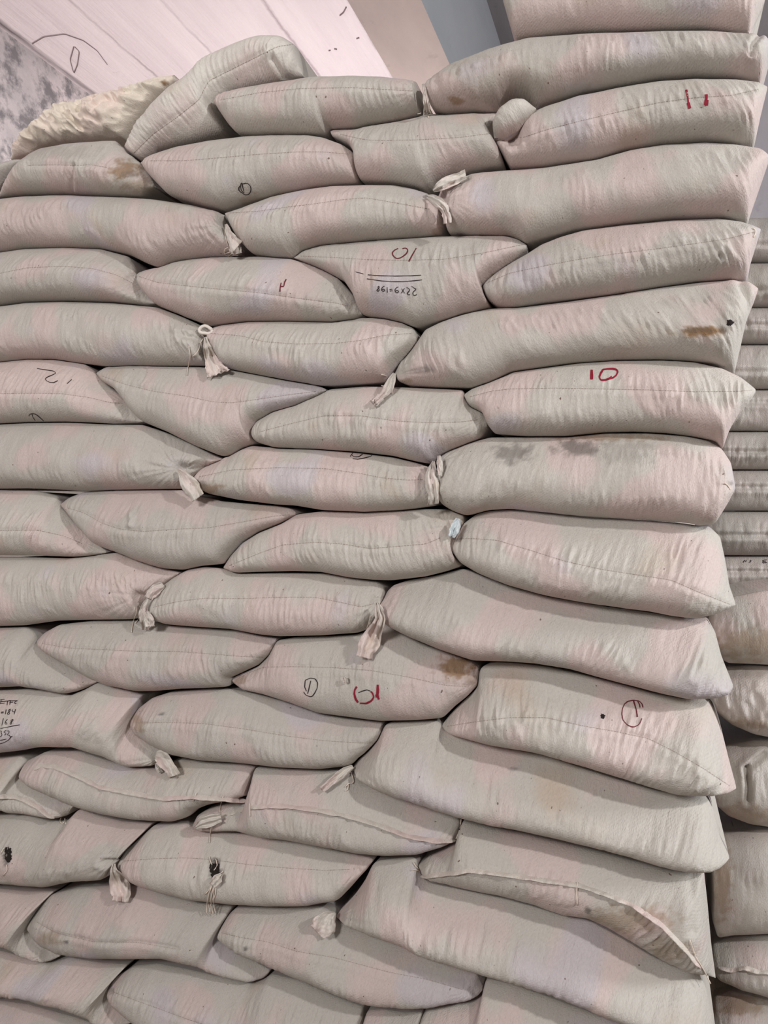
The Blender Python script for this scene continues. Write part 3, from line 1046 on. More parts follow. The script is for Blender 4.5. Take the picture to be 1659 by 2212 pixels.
sk('curved', [(133, 1088), (150, 1075), (185, 1062), (250, 1059), (340, 1058), (395, 1058), (430, 1071), (480, 1083), (560, 1090), (600, 1093), (630, 1099), (640, 1107)],
   [(133, 1093), (160, 1112), (190, 1147), (222, 1180), (255, 1192), (310, 1215), (360, 1228), (400, 1231), (440, 1222), (485, 1218), (500, 1198), (525, 1170), (560, 1148), (605, 1130), (640, 1112)],
   seam=[(145, 1097), (180, 1107), (220, 1130), (260, 1143), (310, 1148), (380, 1143), (450, 1140), (520, 1128), (590, 1115), (627, 1112)], wr=1.0, creases=[([(284, 1108), (286, 1120), (284, 1135)], 5, -.006)])
sk('scrap', [(485, 1222), (500, 1200), (525, 1173), (560, 1151), (610, 1131), (642, 1111), (700, 1104), (790, 1107), (870, 1103), (920, 1099), (970, 1101), (1003, 1114), (1003, 1130), (985, 1148)],
   [(486, 1228), (510, 1237), (560, 1235), (640, 1233), (700, 1235), (760, 1247), (810, 1252), (850, 1253), (920, 1245), (965, 1234), (1000, 1222), (982, 1195), (965, 1168), (982, 1152)],
   seam=[(495, 1222), (560, 1195), (610, 1177), (680, 1171), (740, 1175), (800, 1185), (860, 1180), (920, 1175), (955, 1160)], gathers=[(965, 1140, 60, .005)], wr=1.4, pair=0.15)
sk('dogear', [(963, 1163), (985, 1150), (1003, 1130), (1030, 1110), (1060, 1101), (1110, 1101), (1180, 1108), (1280, 1117), (1400, 1121), (1490, 1127), (1530, 1134), (1558, 1160), (1568, 1210), (1576, 1265), (1588, 1300)],
   [(963, 1168), (980, 1190), (1002, 1218), (1040, 1240), (1100, 1265), (1170, 1285), (1250, 1300), (1330, 1312), (1400, 1320), (1450, 1330), (1500, 1335), (1540, 1327), (1588, 1308)],
   sides=[(((1480, 1130), (1590, 1305)), 0.45)], bulge=.074, seam=[(968, 1165), (1020, 1163), (1075, 1167), (1150, 1190), (1220, 1212), (1300, 1230), (1380, 1242), (1450, 1253), (1500, 1275), (1550, 1295), (1578, 1306)], wr=1.7, skew=.8)
sk('fannedleft', [(-80, 1208), (0, 1203), (60, 1203), (150, 1206), (222, 1197), (260, 1193), (300, 1208), (340, 1225), (388, 1236)],
   [(-80, 1355), (0, 1352), (60, 1350), (130, 1340), (200, 1338), (290, 1337), (325, 1330), (316, 1308), (335, 1278), (362, 1258), (388, 1240)],
   gathers=[(300, 1288, 85, .0045)], wr=1.7, creases=[([(292, 1287), (315, 1293), (330, 1290)], 7, .012)], skew=.3)
sk('danglecenter', [(317, 1305), (338, 1277), (375, 1247), (410, 1229), (445, 1224), (485, 1229), (520, 1239), (600, 1237), (700, 1238), (770, 1250), (815, 1256), (832, 1268), (830, 1295)],
   [(318, 1310), (335, 1335), (370, 1348), (430, 1353), (510, 1358), (570, 1370), (610, 1374), (700, 1372), (770, 1367), (805, 1362), (826, 1335), (828, 1305)],
   seam=[(330, 1312), (380, 1300), (440, 1292), (520, 1293), (610, 1290), (680, 1290), (740, 1302), (780, 1311), (812, 1303)], gathers=[(815, 1302, 60, .005)], wr=1.2)
sk('longC', [(831, 1298), (836, 1278), (850, 1264), (880, 1254), (940, 1244), (1000, 1228), (1040, 1243), (1110, 1268), (1190, 1290), (1270, 1304), (1350, 1315), (1430, 1327), (1490, 1338), (1530, 1338), (1548, 1370), (1560, 1420), (1583, 1478)],
   [(829, 1310), (829, 1335), (850, 1355), (900, 1380), (960, 1405), (1030, 1428), (1100, 1430), (1160, 1434), (1230, 1445), (1290, 1462), (1350, 1477), (1420, 1495), (1480, 1508), (1540, 1508), (1572, 1500), (1583, 1485)],
   sides=[(((1490, 1335), (1585, 1480)), 1.2)], bulge=.074, wr=1.9, gathers=[(835, 1300, 50, .003)], skew=.8, creases=[([(1563, 1440), (1566, 1480)], 6, .008)])
sk('stubE', [(-80, 1360), (0, 1356), (60, 1354), (78, 1368), (84, 1392), (122, 1422), (172, 1447), (213, 1468)],
   [(-80, 1488), (0, 1486), (60, 1485), (100, 1488), (150, 1498), (185, 1490), (213, 1472)], gathers=[(158, 1475, 50, .003)], wr=1.6, pair=0.25)
sk('smoothE', [(80, 1383), (100, 1365), (130, 1349), (200, 1341), (290, 1340), (330, 1342), (365, 1351), (430, 1356), (510, 1361), (560, 1373), (598, 1379)],
   [(80, 1388), (120, 1416), (170, 1442), (215, 1468), (250, 1482), (310, 1493), (350, 1492), (400, 1487), (450, 1485), (500, 1482), (502, 1465), (530, 1450), (560, 1436), (583, 1414), (598, 1386)],
   seam=[(90, 1390), (150, 1400), (220, 1403), (300, 1407), (380, 1407), (450, 1412), (520, 1418), (572, 1420)], wr=1.0, creases=[([(572, 1410), (574, 1425)], 5, .004)])
sk('downten', [(498, 1465), (530, 1452), (560, 1438), (583, 1415), (600, 1383), (640, 1376), (720, 1374), (775, 1370), (828, 1340), (860, 1364), (920, 1393), (980, 1414), (1020, 1430), (1033, 1442)],
   [(498, 1470), (530, 1490), (580, 1500), (640, 1518), (700, 1540), (760, 1548), (830, 1557), (900, 1555), (960, 1550), (985, 1525), (1010, 1505), (1033, 1480), (1034, 1450)],
   seam=[(510, 1468), (540, 1452), (570, 1441), (640, 1440), (720, 1442), (800, 1448), (880, 1462), (960, 1480), (1010, 1483)], stains=[(985, 1440, 50, 28, .85, 'b'), (1015, 1470, 20, 20, .4, 'b'), (520, 1470, 18, 12, .5, 'b')], gathers=[(1018, 1482, 36, .003)], wr=.9)
sk('redring', [(955, 1566), (970, 1545), (1000, 1515), (1033, 1485), (1036, 1442), (1060, 1430), (1110, 1432), (1180, 1440), (1250, 1455), (1330, 1475), (1410, 1497), (1480, 1511), (1540, 1511), (1556, 1560), (1575, 1640), (1590, 1698)],
   [(955, 1571), (975, 1585), (1030, 1600), (1090, 1612), (1160, 1625), (1240, 1650), (1320, 1675), (1390, 1695), (1450, 1712), (1520, 1715), (1570, 1712), (1590, 1705)],
   sides=[(((1480, 1505), (1592, 1702)), 1.2)], bulge=.078, seam=[(965, 1569), (1020, 1560), (1100, 1550), (1180, 1550), (1260, 1568), (1330, 1580), (1400, 1595), (1460, 1625), (1520, 1660), (1580, 1700)], wr=1.9, skew=.8, pair=0.15, smooth=26.0)
sk('sumleft', [(-80, 1495), (0, 1491), (60, 1488), (110, 1491), (155, 1502), (213, 1474), (255, 1486), (310, 1500), (296, 1530), (288, 1560), (302, 1585), (332, 1608), (348, 1622)],
   [(-80, 1632), (0, 1630), (60, 1625), (90, 1620), (170, 1620), (230, 1640), (290, 1657), (335, 1655), (348, 1640)],
   gathers=[(340, 1640, 80, .004)], wr=1.6, pair=0.25)
sk('tanpoint', [(288, 1560), (300, 1530), (330, 1507), (370, 1494), (450, 1488), (500, 1488), (550, 1498), (620, 1516), (690, 1541), (750, 1552), (826, 1560)],
   [(288, 1564), (310, 1590), (345, 1612), (390, 1632), (450, 1643), (530, 1648), (620, 1657), (700, 1660), (760, 1653), (790, 1632), (818, 1600), (826, 1570)],
   seam=[(295, 1562), (360, 1560), (440, 1563), (530, 1575), (620, 1590), (700, 1600), (780, 1605), (812, 1605)], stains=[(300, 1560, 20, 26, .5, 'b'), (352, 1541, 9, 3, .8, 'd')], gathers=[(812, 1606, 40, .003)], wr=1.0)
sk('longE', [(763, 1656), (775, 1636), (800, 1616), (822, 1590), (833, 1561), (900, 1558), (952, 1556), (960, 1580), (1030, 1603), (1100, 1618), (1180, 1632), (1260, 1660), (1340, 1685), (1420, 1708), (1490, 1718), (1530, 1725), (1545, 1760), (1555, 1810), (1575, 1850)],
   [(763, 1660), (775, 1680), (830, 1705), (900, 1730), (960, 1752), (1010, 1768), (1070, 1785), (1150, 1800), (1230, 1820), (1310, 1838), (1390, 1860), (1450, 1875), (1520, 1882), (1560, 1872), (1575, 1857)],
   sides=[(((1475, 1712), (1577, 1855)), 1.2)], bulge=.078, wr=1.7, skew=.8, gathers=[(770, 1660, 60, .004)], stains=[(1110, 1660, 14, 6, .4, 'd')], pair=0.15, smooth=26.0)
sk('raglip', [(-80, 1642), (0, 1638), (50, 1632), (60, 1645), (44, 1665), (62, 1684), (120, 1718), (160, 1738)],
   [(-80, 1760), (0, 1757), (60, 1757), (90, 1762), (125, 1770), (148, 1764), (160, 1742)], wr=1.8, gathers=[(140, 1762, 40, .004)])
sk('lippedleft', [(42, 1668), (60, 1643), (100, 1623), (170, 1622), (230, 1642), (290, 1659), (340, 1660), (390, 1640), (450, 1645), (530, 1650), (552, 1656), (542, 1690)],
   [(42, 1672), (70, 1690), (120, 1716), (180, 1745), (240, 1763), (310, 1773), (390, 1775), (415, 1768), (432, 1752), (470, 1740), (510, 1733), (540, 1720)], wr=1.4)
sk('lippedmid', [(418, 1780), (428, 1760), (455, 1743), (500, 1734), (540, 1728), (546, 1690), (554, 1656), (620, 1660), (700, 1663), (762, 1663), (790, 1690), (850, 1714), (920, 1741), (985, 1762), (995, 1775), (990, 1805)],
   [(418, 1785), (440, 1795), (500, 1796), (560, 1800), (640, 1812), (720, 1830), (790, 1845), (850, 1850), (910, 1848), (955, 1832), (988, 1813)], bulge=.074, wr=1.3, pair=0.15)
sk('burnt', [(-80, 1765), (0, 1760), (60, 1760), (110, 1774), (148, 1772), (172, 1747), (215, 1762), (265, 1774), (332, 1777), (318, 1792), (288, 1818), (262, 1850)],
   [(-80, 1915), (0, 1912), (60, 1920), (110, 1923), (170, 1912), (225, 1908), (246, 1888), (261, 1858)], wr=1.5, gathers=[(246, 1862, 60, .004)], creases=[([(225, 1862), (245, 1866)], 6, .012)], stains=[(16, 1850, 10, 26, .9, 'd')], pair=0.25)
sk('torn', [(262, 1855), (275, 1835), (300, 1812), (335, 1781), (400, 1777), (430, 1792), (500, 1798), (580, 1806), (660, 1820), (740, 1840), (800, 1852), (806, 1857)],
   [(262, 1860), (275, 1885), (310, 1910), (370, 1930), (430, 1945), (520, 1953), (600, 1958), (680, 1955), (740, 1944), (762, 1920), (790, 1885), (806, 1861)],
   bulge=.070, seam=[(268, 1860), (330, 1855), (400, 1853), (450, 1856), (540, 1868), (620, 1875), (700, 1880), (755, 1878)], stains=[(465, 1880, 17, 26, 1, 'd')], creases=[([(462, 1866), (466, 1895)], 9, .010)], gathers=[(768, 1884, 40, .004)], wr=1.0)
sk('hemright', [(905, 1868), (925, 1850), (955, 1835), (990, 1815), (997, 1780), (1004, 1768), (1060, 1786), (1130, 1800), (1210, 1819), (1290, 1838), (1370, 1860), (1440, 1878), (1500, 1886), (1522, 1886), (1530, 1960), (1538, 2050), (1547, 2118)],
   [(905, 1872), (918, 1895), (935, 1905), (1000, 1918), (1080, 1935), (1150, 1955), (1210, 1975), (1260, 1978), (1310, 2000), (1370, 2035), (1420, 2065), (1470, 2090), (1515, 2100), (1547, 2125)],
   sides=[(((1495, 1880), (1530, 2110)), 1.2)], bulge=.078, wr=1.7, skew=.15, stains=[(1360, 1985, 120, 36, .5, 'b'), (1270, 1965, 8, 10, .8, 'd'), (1440, 2050, 60, 30, .45, 'b')], creases=[([(1490, 1900), (1500, 1960), (1495, 2010)], 10, .006)], pair=0.15)
sk('leftG', [(-80, 1925), (0, 1919), (60, 1925), (118, 1925), (92, 1950), (72, 1978), (78, 2005), (105, 2042), (130, 2062)],
   [(-80, 2045), (0, 2050), (50, 2065), (90, 2077), (112, 2077), (130, 2066)], wr=1.3, gathers=[(100, 2062, 40, .004)], pair=0.25)
sk('broadG', [(68, 1980), (80, 1960), (110, 1932), (170, 1916), (250, 1912), (310, 1914), (370, 1935), (430, 1950), (505, 1957), (488, 1985), (471, 2008), (488, 2036), (530, 2064), (582, 2094)],
   [(68, 1985), (80, 2010), (110, 2045), (150, 2065), (220, 2077), (290, 2078), (360, 2077), (420, 2090), (480, 2105), (550, 2122), (575, 2115), (583, 2099)],
   seam=[(80, 1992), (120, 2015), (200, 2034), (300, 2036), (380, 2050)], bulge=.070, wr=1.0, stains=[(145, 2034, 6, 5, .8, 'd'), (110, 2030, 30, 20, .4, 'b')], pair=0.25)
sk('longG', [(470, 2006), (482, 1985), (512, 1959), (560, 1959), (620, 1961), (690, 1956), (718, 1968), (730, 1985), (790, 2006), (850, 2031), (920, 2061), (980, 2083), (1030, 2101), (1043, 2130)],
   [(470, 2012), (490, 2036), (540, 2066), (610, 2098), (680, 2125), (750, 2155), (800, 2172), (870, 2182), (940, 2180), (1000, 2165), (1032, 2155), (1043, 2140)],
   bulge=.070, seam=[(478, 2015), (520, 2025), (580, 2035), (640, 2055), (720, 2068), (840, 2100), (920, 2115), (1000, 2138)], wr=1.0, stains=[(533, 2048, 6, 6, .8, 'd')], gathers=[(1020, 2140, 40, .003)])
sk('longF', [(725, 1978), (740, 1960), (765, 1935), (790, 1900), (808, 1860), (860, 1853), (902, 1850), (903, 1880), (922, 1906), (1000, 1922), (1080, 1938), (1160, 1960), (1230, 1981), (1270, 1986), (1350, 2030), (1410, 2066), (1470, 2094), (1500, 2102), (1528, 2150), (1552, 2270)],
   [(725, 1985), (750, 2000), (810, 2010), (880, 2040), (960, 2075), (1040, 2102), (1110, 2124), (1190, 2152), (1270, 2182), (1340, 2208), (1420, 2240), (1490, 2270), (1530, 2285), (1552, 2278)],
   sides=[(((1480, 2095), (1550, 2275)), 1.2)], bulge=.078, wr=1.7, skew=.8, gathers=[(732, 1980, 50, .004)], pair=0.15, smooth=26.0)
sk('ruffle', [(-80, 2050), (0, 2053), (60, 2069), (110, 2080), (150, 2068), (220, 2080), (278, 2083), (246, 2113), (237, 2138), (250, 2168), (292, 2203)],
   [(-80, 2150), (0, 2158), (60, 2166), (110, 2180), (160, 2193), (200, 2207), (250, 2226), (292, 2207)], wr=1.9, bulge=.06, skew=.5, pair=0.25)
sk('lowleft', [(-80, 2153), (0, 2161), (60, 2169), (110, 2183), (160, 2196), (200, 2210), (250, 2230), (300, 2214), (330, 2240)],
   [(-80, 2290), (0, 2300), (160, 2310), (280, 2306), (330, 2250)], wr=.8)
sk('lowmid', [(237, 2131), (250, 2111), (290, 2086), (340, 2081), (400, 2092), (470, 2108), (545, 2125), (588, 2103), (650, 2118), (720, 2150), (785, 2175), (784, 2210)],
   [(237, 2138), (255, 2170), (300, 2208), (340, 2240), (400, 2275), (520, 2300), (640, 2295), (740, 2270), (784, 2220)],
   bulge=.074, seam=[(245, 2143), (290, 2160), (340, 2178), (400, 2200), (460, 2220)], wr=1.1, stains=[(242, 2136, 8, 12, .5, 'd')])
sk('lowgap', [(786, 2208), (794, 2182), (830, 2180), (870, 2187), (930, 2186), (898, 2205), (893, 2230)],
   [(786, 2215), (800, 2280), (840, 2300), (880, 2290), (893, 2240)])
sk('lowright', [(896, 2207), (910, 2187), (950, 2174), (1000, 2168), (1042, 2154), (1050, 2112), (1110, 2126), (1190, 2155), (1270, 2185), (1340, 2211), (1420, 2243), (1490, 2275), (1515, 2300)],
   [(896, 2213), (910, 2270), (960, 2320), (1200, 2335), (1400, 2335), (1515, 2310)], bulge=.074)
# the crumpled empty liner lying on the back of the stack, upper left
sk('liner', [(25, 340), (42, 308), (62, 283), (110, 250), (125, 228), (165, 221), (200, 213), (280, 190), (330, 173), (378, 163)],
   [(25, 345), (60, 336), (100, 318), (150, 309), (230, 304), (268, 300), (300, 257), (335, 217), (380, 178)],
   n0=-0.10, bulge=.045, depth=.45, crumple=2.0, wr=.8, mat='crumple', stains=[(355, 180, 12, 8, .9, 'b'), (70, 300, 60, 30, .15, 'b')])

part_neighbours(S, 250)
for k, v in S.items():
    build_sack(k, **v)

# ------------------------------------------------------------------ the second stack behind, at the right edge
NB = -1.25      # neat stack, well behind the front one
lines = [471, 569, 666, 746, 843, 933, 1016, 1104, 1200, 1276]
NEAT = []
for i, (y0, y1) in enumerate(zip(lines[:-1], lines[1:])):
    x0 = 1530 - i * 4 + (i % 3) * 9
    sl = -4 + (i * 1.2)
    k = 'neat%d' % i
    ym = (y0 + y1) / 2
    yf = [0, 0, 702, 0, 868, 975, 1052, 1156, 1234][i]
    T = [(x0, ym - 4), (x0 + 14, y0 + 14), (x0 + 40, y0 + 0.4), (x0 + 100, y0), (1800, y0), (1990, y0 + 2), (2040, y0 + 14), (2060, ym - 3)]
    B = [(x0, ym + 4), (x0 + 14, y1 - 14), (x0 + 40, y1 - 0.4), (x0 + 100, y1), (1800, y1), (1990, y1 - 2), (2040, y1 - 14), (2060, ym + 3)]
    build_sack(k, T, B, n0=NB, bulge=.085, depth=.6, NS=150, NF=40, mat='plastic', wr=1.2, lump=1.3, q=0.42, skew=.1,
               seam=[(x0, yf), (1700, yf + 1), (2050, yf)] if yf else None,
               creases=[([(x0, yf or ym + 8), (1700, (yf or ym + 8) + 1), (2050, yf or ym + 8)], 5, .007)])
    NEAT.append((k, yf))
NL = -0.42
low = {
    'brownB': ([(1525, 1350), (1540, 1310), (1580, 1290), (1640, 1278), (1720, 1268), (1900, 1275), (1960, 1350)],
               [(1525, 1360), (1540, 1410), (1570, 1432), (1620, 1434), (1700, 1438), (1900, 1440), (1960, 1360)], dict(bulge=.07, stains=[(1620, 1390, 120, 40, .55, 'b')])),
    'crinkleB': ([(1520, 1500), (1530, 1460), (1565, 1440), (1620, 1436), (1700, 1440), (1900, 1442), (1950, 1520)],
                 [(1520, 1510), (1548, 1540), (1580, 1566), (1620, 1584), (1660, 1592), (1760, 1596), (1900, 1590), (1950, 1530)], dict(bulge=.07, crumple=.7, wr=2, mat='plastic', stains=[(1600, 1562, 90, 16, .45, 'b')])),
    'foldB': ([(1515, 1670), (1530, 1630), (1570, 1608), (1630, 1598), (1720, 1600), (1900, 1600), (1950, 1690)],
              [(1515, 1690), (1535, 1730), (1570, 1762), (1615, 1780), (1660, 1787), (1760, 1790), (1900, 1785), (1950, 1700)], dict(bulge=.075, mat='plastic', stains=[(1600, 1760, 120, 30, .5, 'b')], creases=[([(1612, 1660), (1618, 1700), (1616, 1730)], 6, .012), ([(1612, 1660), (1650, 1630)], 6, .010)])),
    'tallB': ([(1538, 1900), (1539, 1830), (1560, 1800), (1640, 1792), (1760, 1793), (1900, 1800), (1950, 1900)],
              [(1538, 1905), (1538, 1990), (1548, 2025), (1580, 2020), (1660, 2016), (1760, 2018), (1900, 2012), (1950, 1920)], dict(bulge=.06, mat='plastic', n0=NL + .02, stains=[(1560, 1900, 26, 110, .55, 'b')])),
    'lipB': ([(1530, 2070), (1540, 2035), (1580, 2024), (1660, 2020), (1760, 2022), (1900, 2020), (1950, 2080)],
             [(1530, 2085), (1552, 2118), (1600, 2140), (1660, 2156), (1760, 2165), (1900, 2160), (1950, 2090)], dict(bulge=.06, wr=1.6)),
    'floorB': ([(1530, 2190), (1545, 2150), (1580, 2140), (1660, 2160), (1760, 2169), (1900, 2165), (1950, 2230)],
               [(1530, 2210), (1550, 2270), (1600, 2300), (1760, 2310), (1900, 2300), (1950, 2240)], dict(bulge=.06, stains=[(1600, 2170, 70, 30, .6, 'b')])),
}
for k, (T, B, kw) in low.items():
    kw = dict(kw)
    n0 = kw.pop('n0', NL)
    build_sack(k, T, B, n0=n0, depth=.5, NS=150, NF=44, **kw)
build_sack('ear', [(1066, 294), (1065, 270), (1080, 244), (1106, 225), (1134, 220), (1158, 234)],
           [(1067, 298), (1090, 299), (1118, 283), (1142, 258), (1158, 236)],
           n0=0.03, bulge=.045, fit=False, skew=.0, depth=.05, NS=90, NF=36, wr=1.2, q=.5, pair=.1, gathers=[(1068, 296, 40, .003)])

